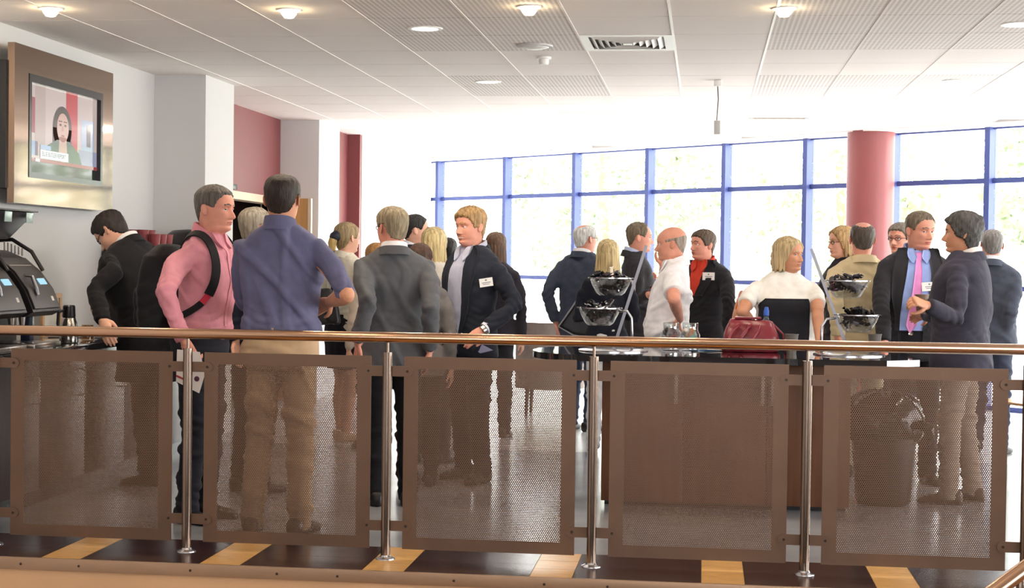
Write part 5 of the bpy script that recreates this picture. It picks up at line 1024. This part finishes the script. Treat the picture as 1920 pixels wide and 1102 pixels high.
e1 = [pt(x, y, Y=Yt-.012) for x, y in ((1092, 548), (1070, 580), (1047, 612), (1075, 628), (1100, 634))]; put('piping', tube(e1, .006, 6), mat('piping_grey', '8f9096', .4), e)
put('shoulder_strap', tube([pt(1105, 547, Y=Yt+.05), pt(1112, 530, Y=Yt+.06), pt(1120, 512, Y=Yt+.12)], .010, 8), mat('bag_leather2', '1b1a20', .35), e)
Yl = 11.9; e = empty('document_wallet', pt(1178, 600, Y=Yl), 'white and blue document wallet tucked beside the charcoal suited man', 'folder'); Q = [pt(x, y, Y=Yl) for x, y in ((1172, 523), (1192, 526), (1188, 600), (1166, 597))]; Qb = [pt(x, y, Y=Yl-.003) for x, y in ((1168, 576), (1190, 578), (1188, 600), (1166, 597))]
for nm, qq, cc_ in (('cover', Q, 'e3e3e8'), ('blue_band', Qb, '3f62b8')): put(nm, (np.array(qq+[v+np.array([0, .01 if nm == 'cover' else .002, 0]) for v in qq]), [(0, 1, 2, 3), (7, 6, 5, 4)]+[(i, 4+i, 4+(i+1) % 4, (i+1) % 4) for i in range(4)]), mat('wallet_'+cc_, cc_, .4), e, smooth=False)
# small fixed pieces on people
yg = pe['young']; S0, E1, W1 = yg.arm['L']; d = (W1-E1)/np.linalg.norm(W1-E1)
put('wristwatch', tube([W1+d*.000, W1+d*.022], [.036, .035], 20), mat('watch_steel', 'b8b4ae', .25, 1.0), yg.e, local=True); put('shirt_cuff', tube([W1-d*.03, W1-d*.004], [.041, .040], 20), m_cloth('dfe2ee'), yg.e, local=True)
bl = pe['blue']; hb = bl.h
def belt(p, c, buckle=None, fw=1.0, fat=0):
    h = p.h; V, F = rings([(.553*h, .0985*h*fw, .0705*h*(1+fat*.2), .002*h+fat*.02*h), (.572*h, .0965*h*fw, .0690*h*(1+fat*.2), .002*h+fat*.02*h)], 40); b = put('belt', (V, F), mat('belt_'+c, c, .4), p.e, local=True)
    return b
belt(bl, '5a3a34', fw=1.035); belt(pe['bald'], '2a2626', fw=1.15, fat=.75); belt(pk, '26222a', fw=1.0)
V, F = box(-.006, .006, -.142, -.134, .55*hb, .578*hb); put('belt_loop', (V, F), m_cloth('b3987a'), bl.e, local=True)
pn = pe['cream']; tl = [pn.place_head(np.array([q]))[0] for q in ((0, -.44, .55), (-.02, -.56, .50), (-.06, -.60, .30), (-.10, -.56, .05), (-.10, -.52, -.15))]
put('ponytail', tube(tl, [.022, .034, .034, .026, .010], 14, round_cap=True), m_hair('c2a468'), pn.e, local=True, smooth=True); rb = pn.place_head(np.array([[0, -.47, .545], [-.01, -.54, .52]])); put('hair_bow', tube([rb[0], rb[1]], [.045, .040], 14, round_cap=True), mat('bow_navy', '1d2030', .6), pn.e, local=True, smooth=True)
q = [pt(x, y, Y=9.9) for x, y in ((880, 648), (905, 646), (924, 656), (900, 662))]; put('folded_leaflet', (np.array(q+[v+np.array([0, .01, -.004]) for v in q]), [(0, 1, 2, 3), (7, 6, 5, 4)]+[(i, 4+i, 4+(i+1) % 4, (i+1) % 4) for i in range(4)]), mat('leaflet_lilac', '8f8fae', .5), label='folded lilac leaflet in the lowered hand of the smiling young man', cat='leaflet', smooth=False)
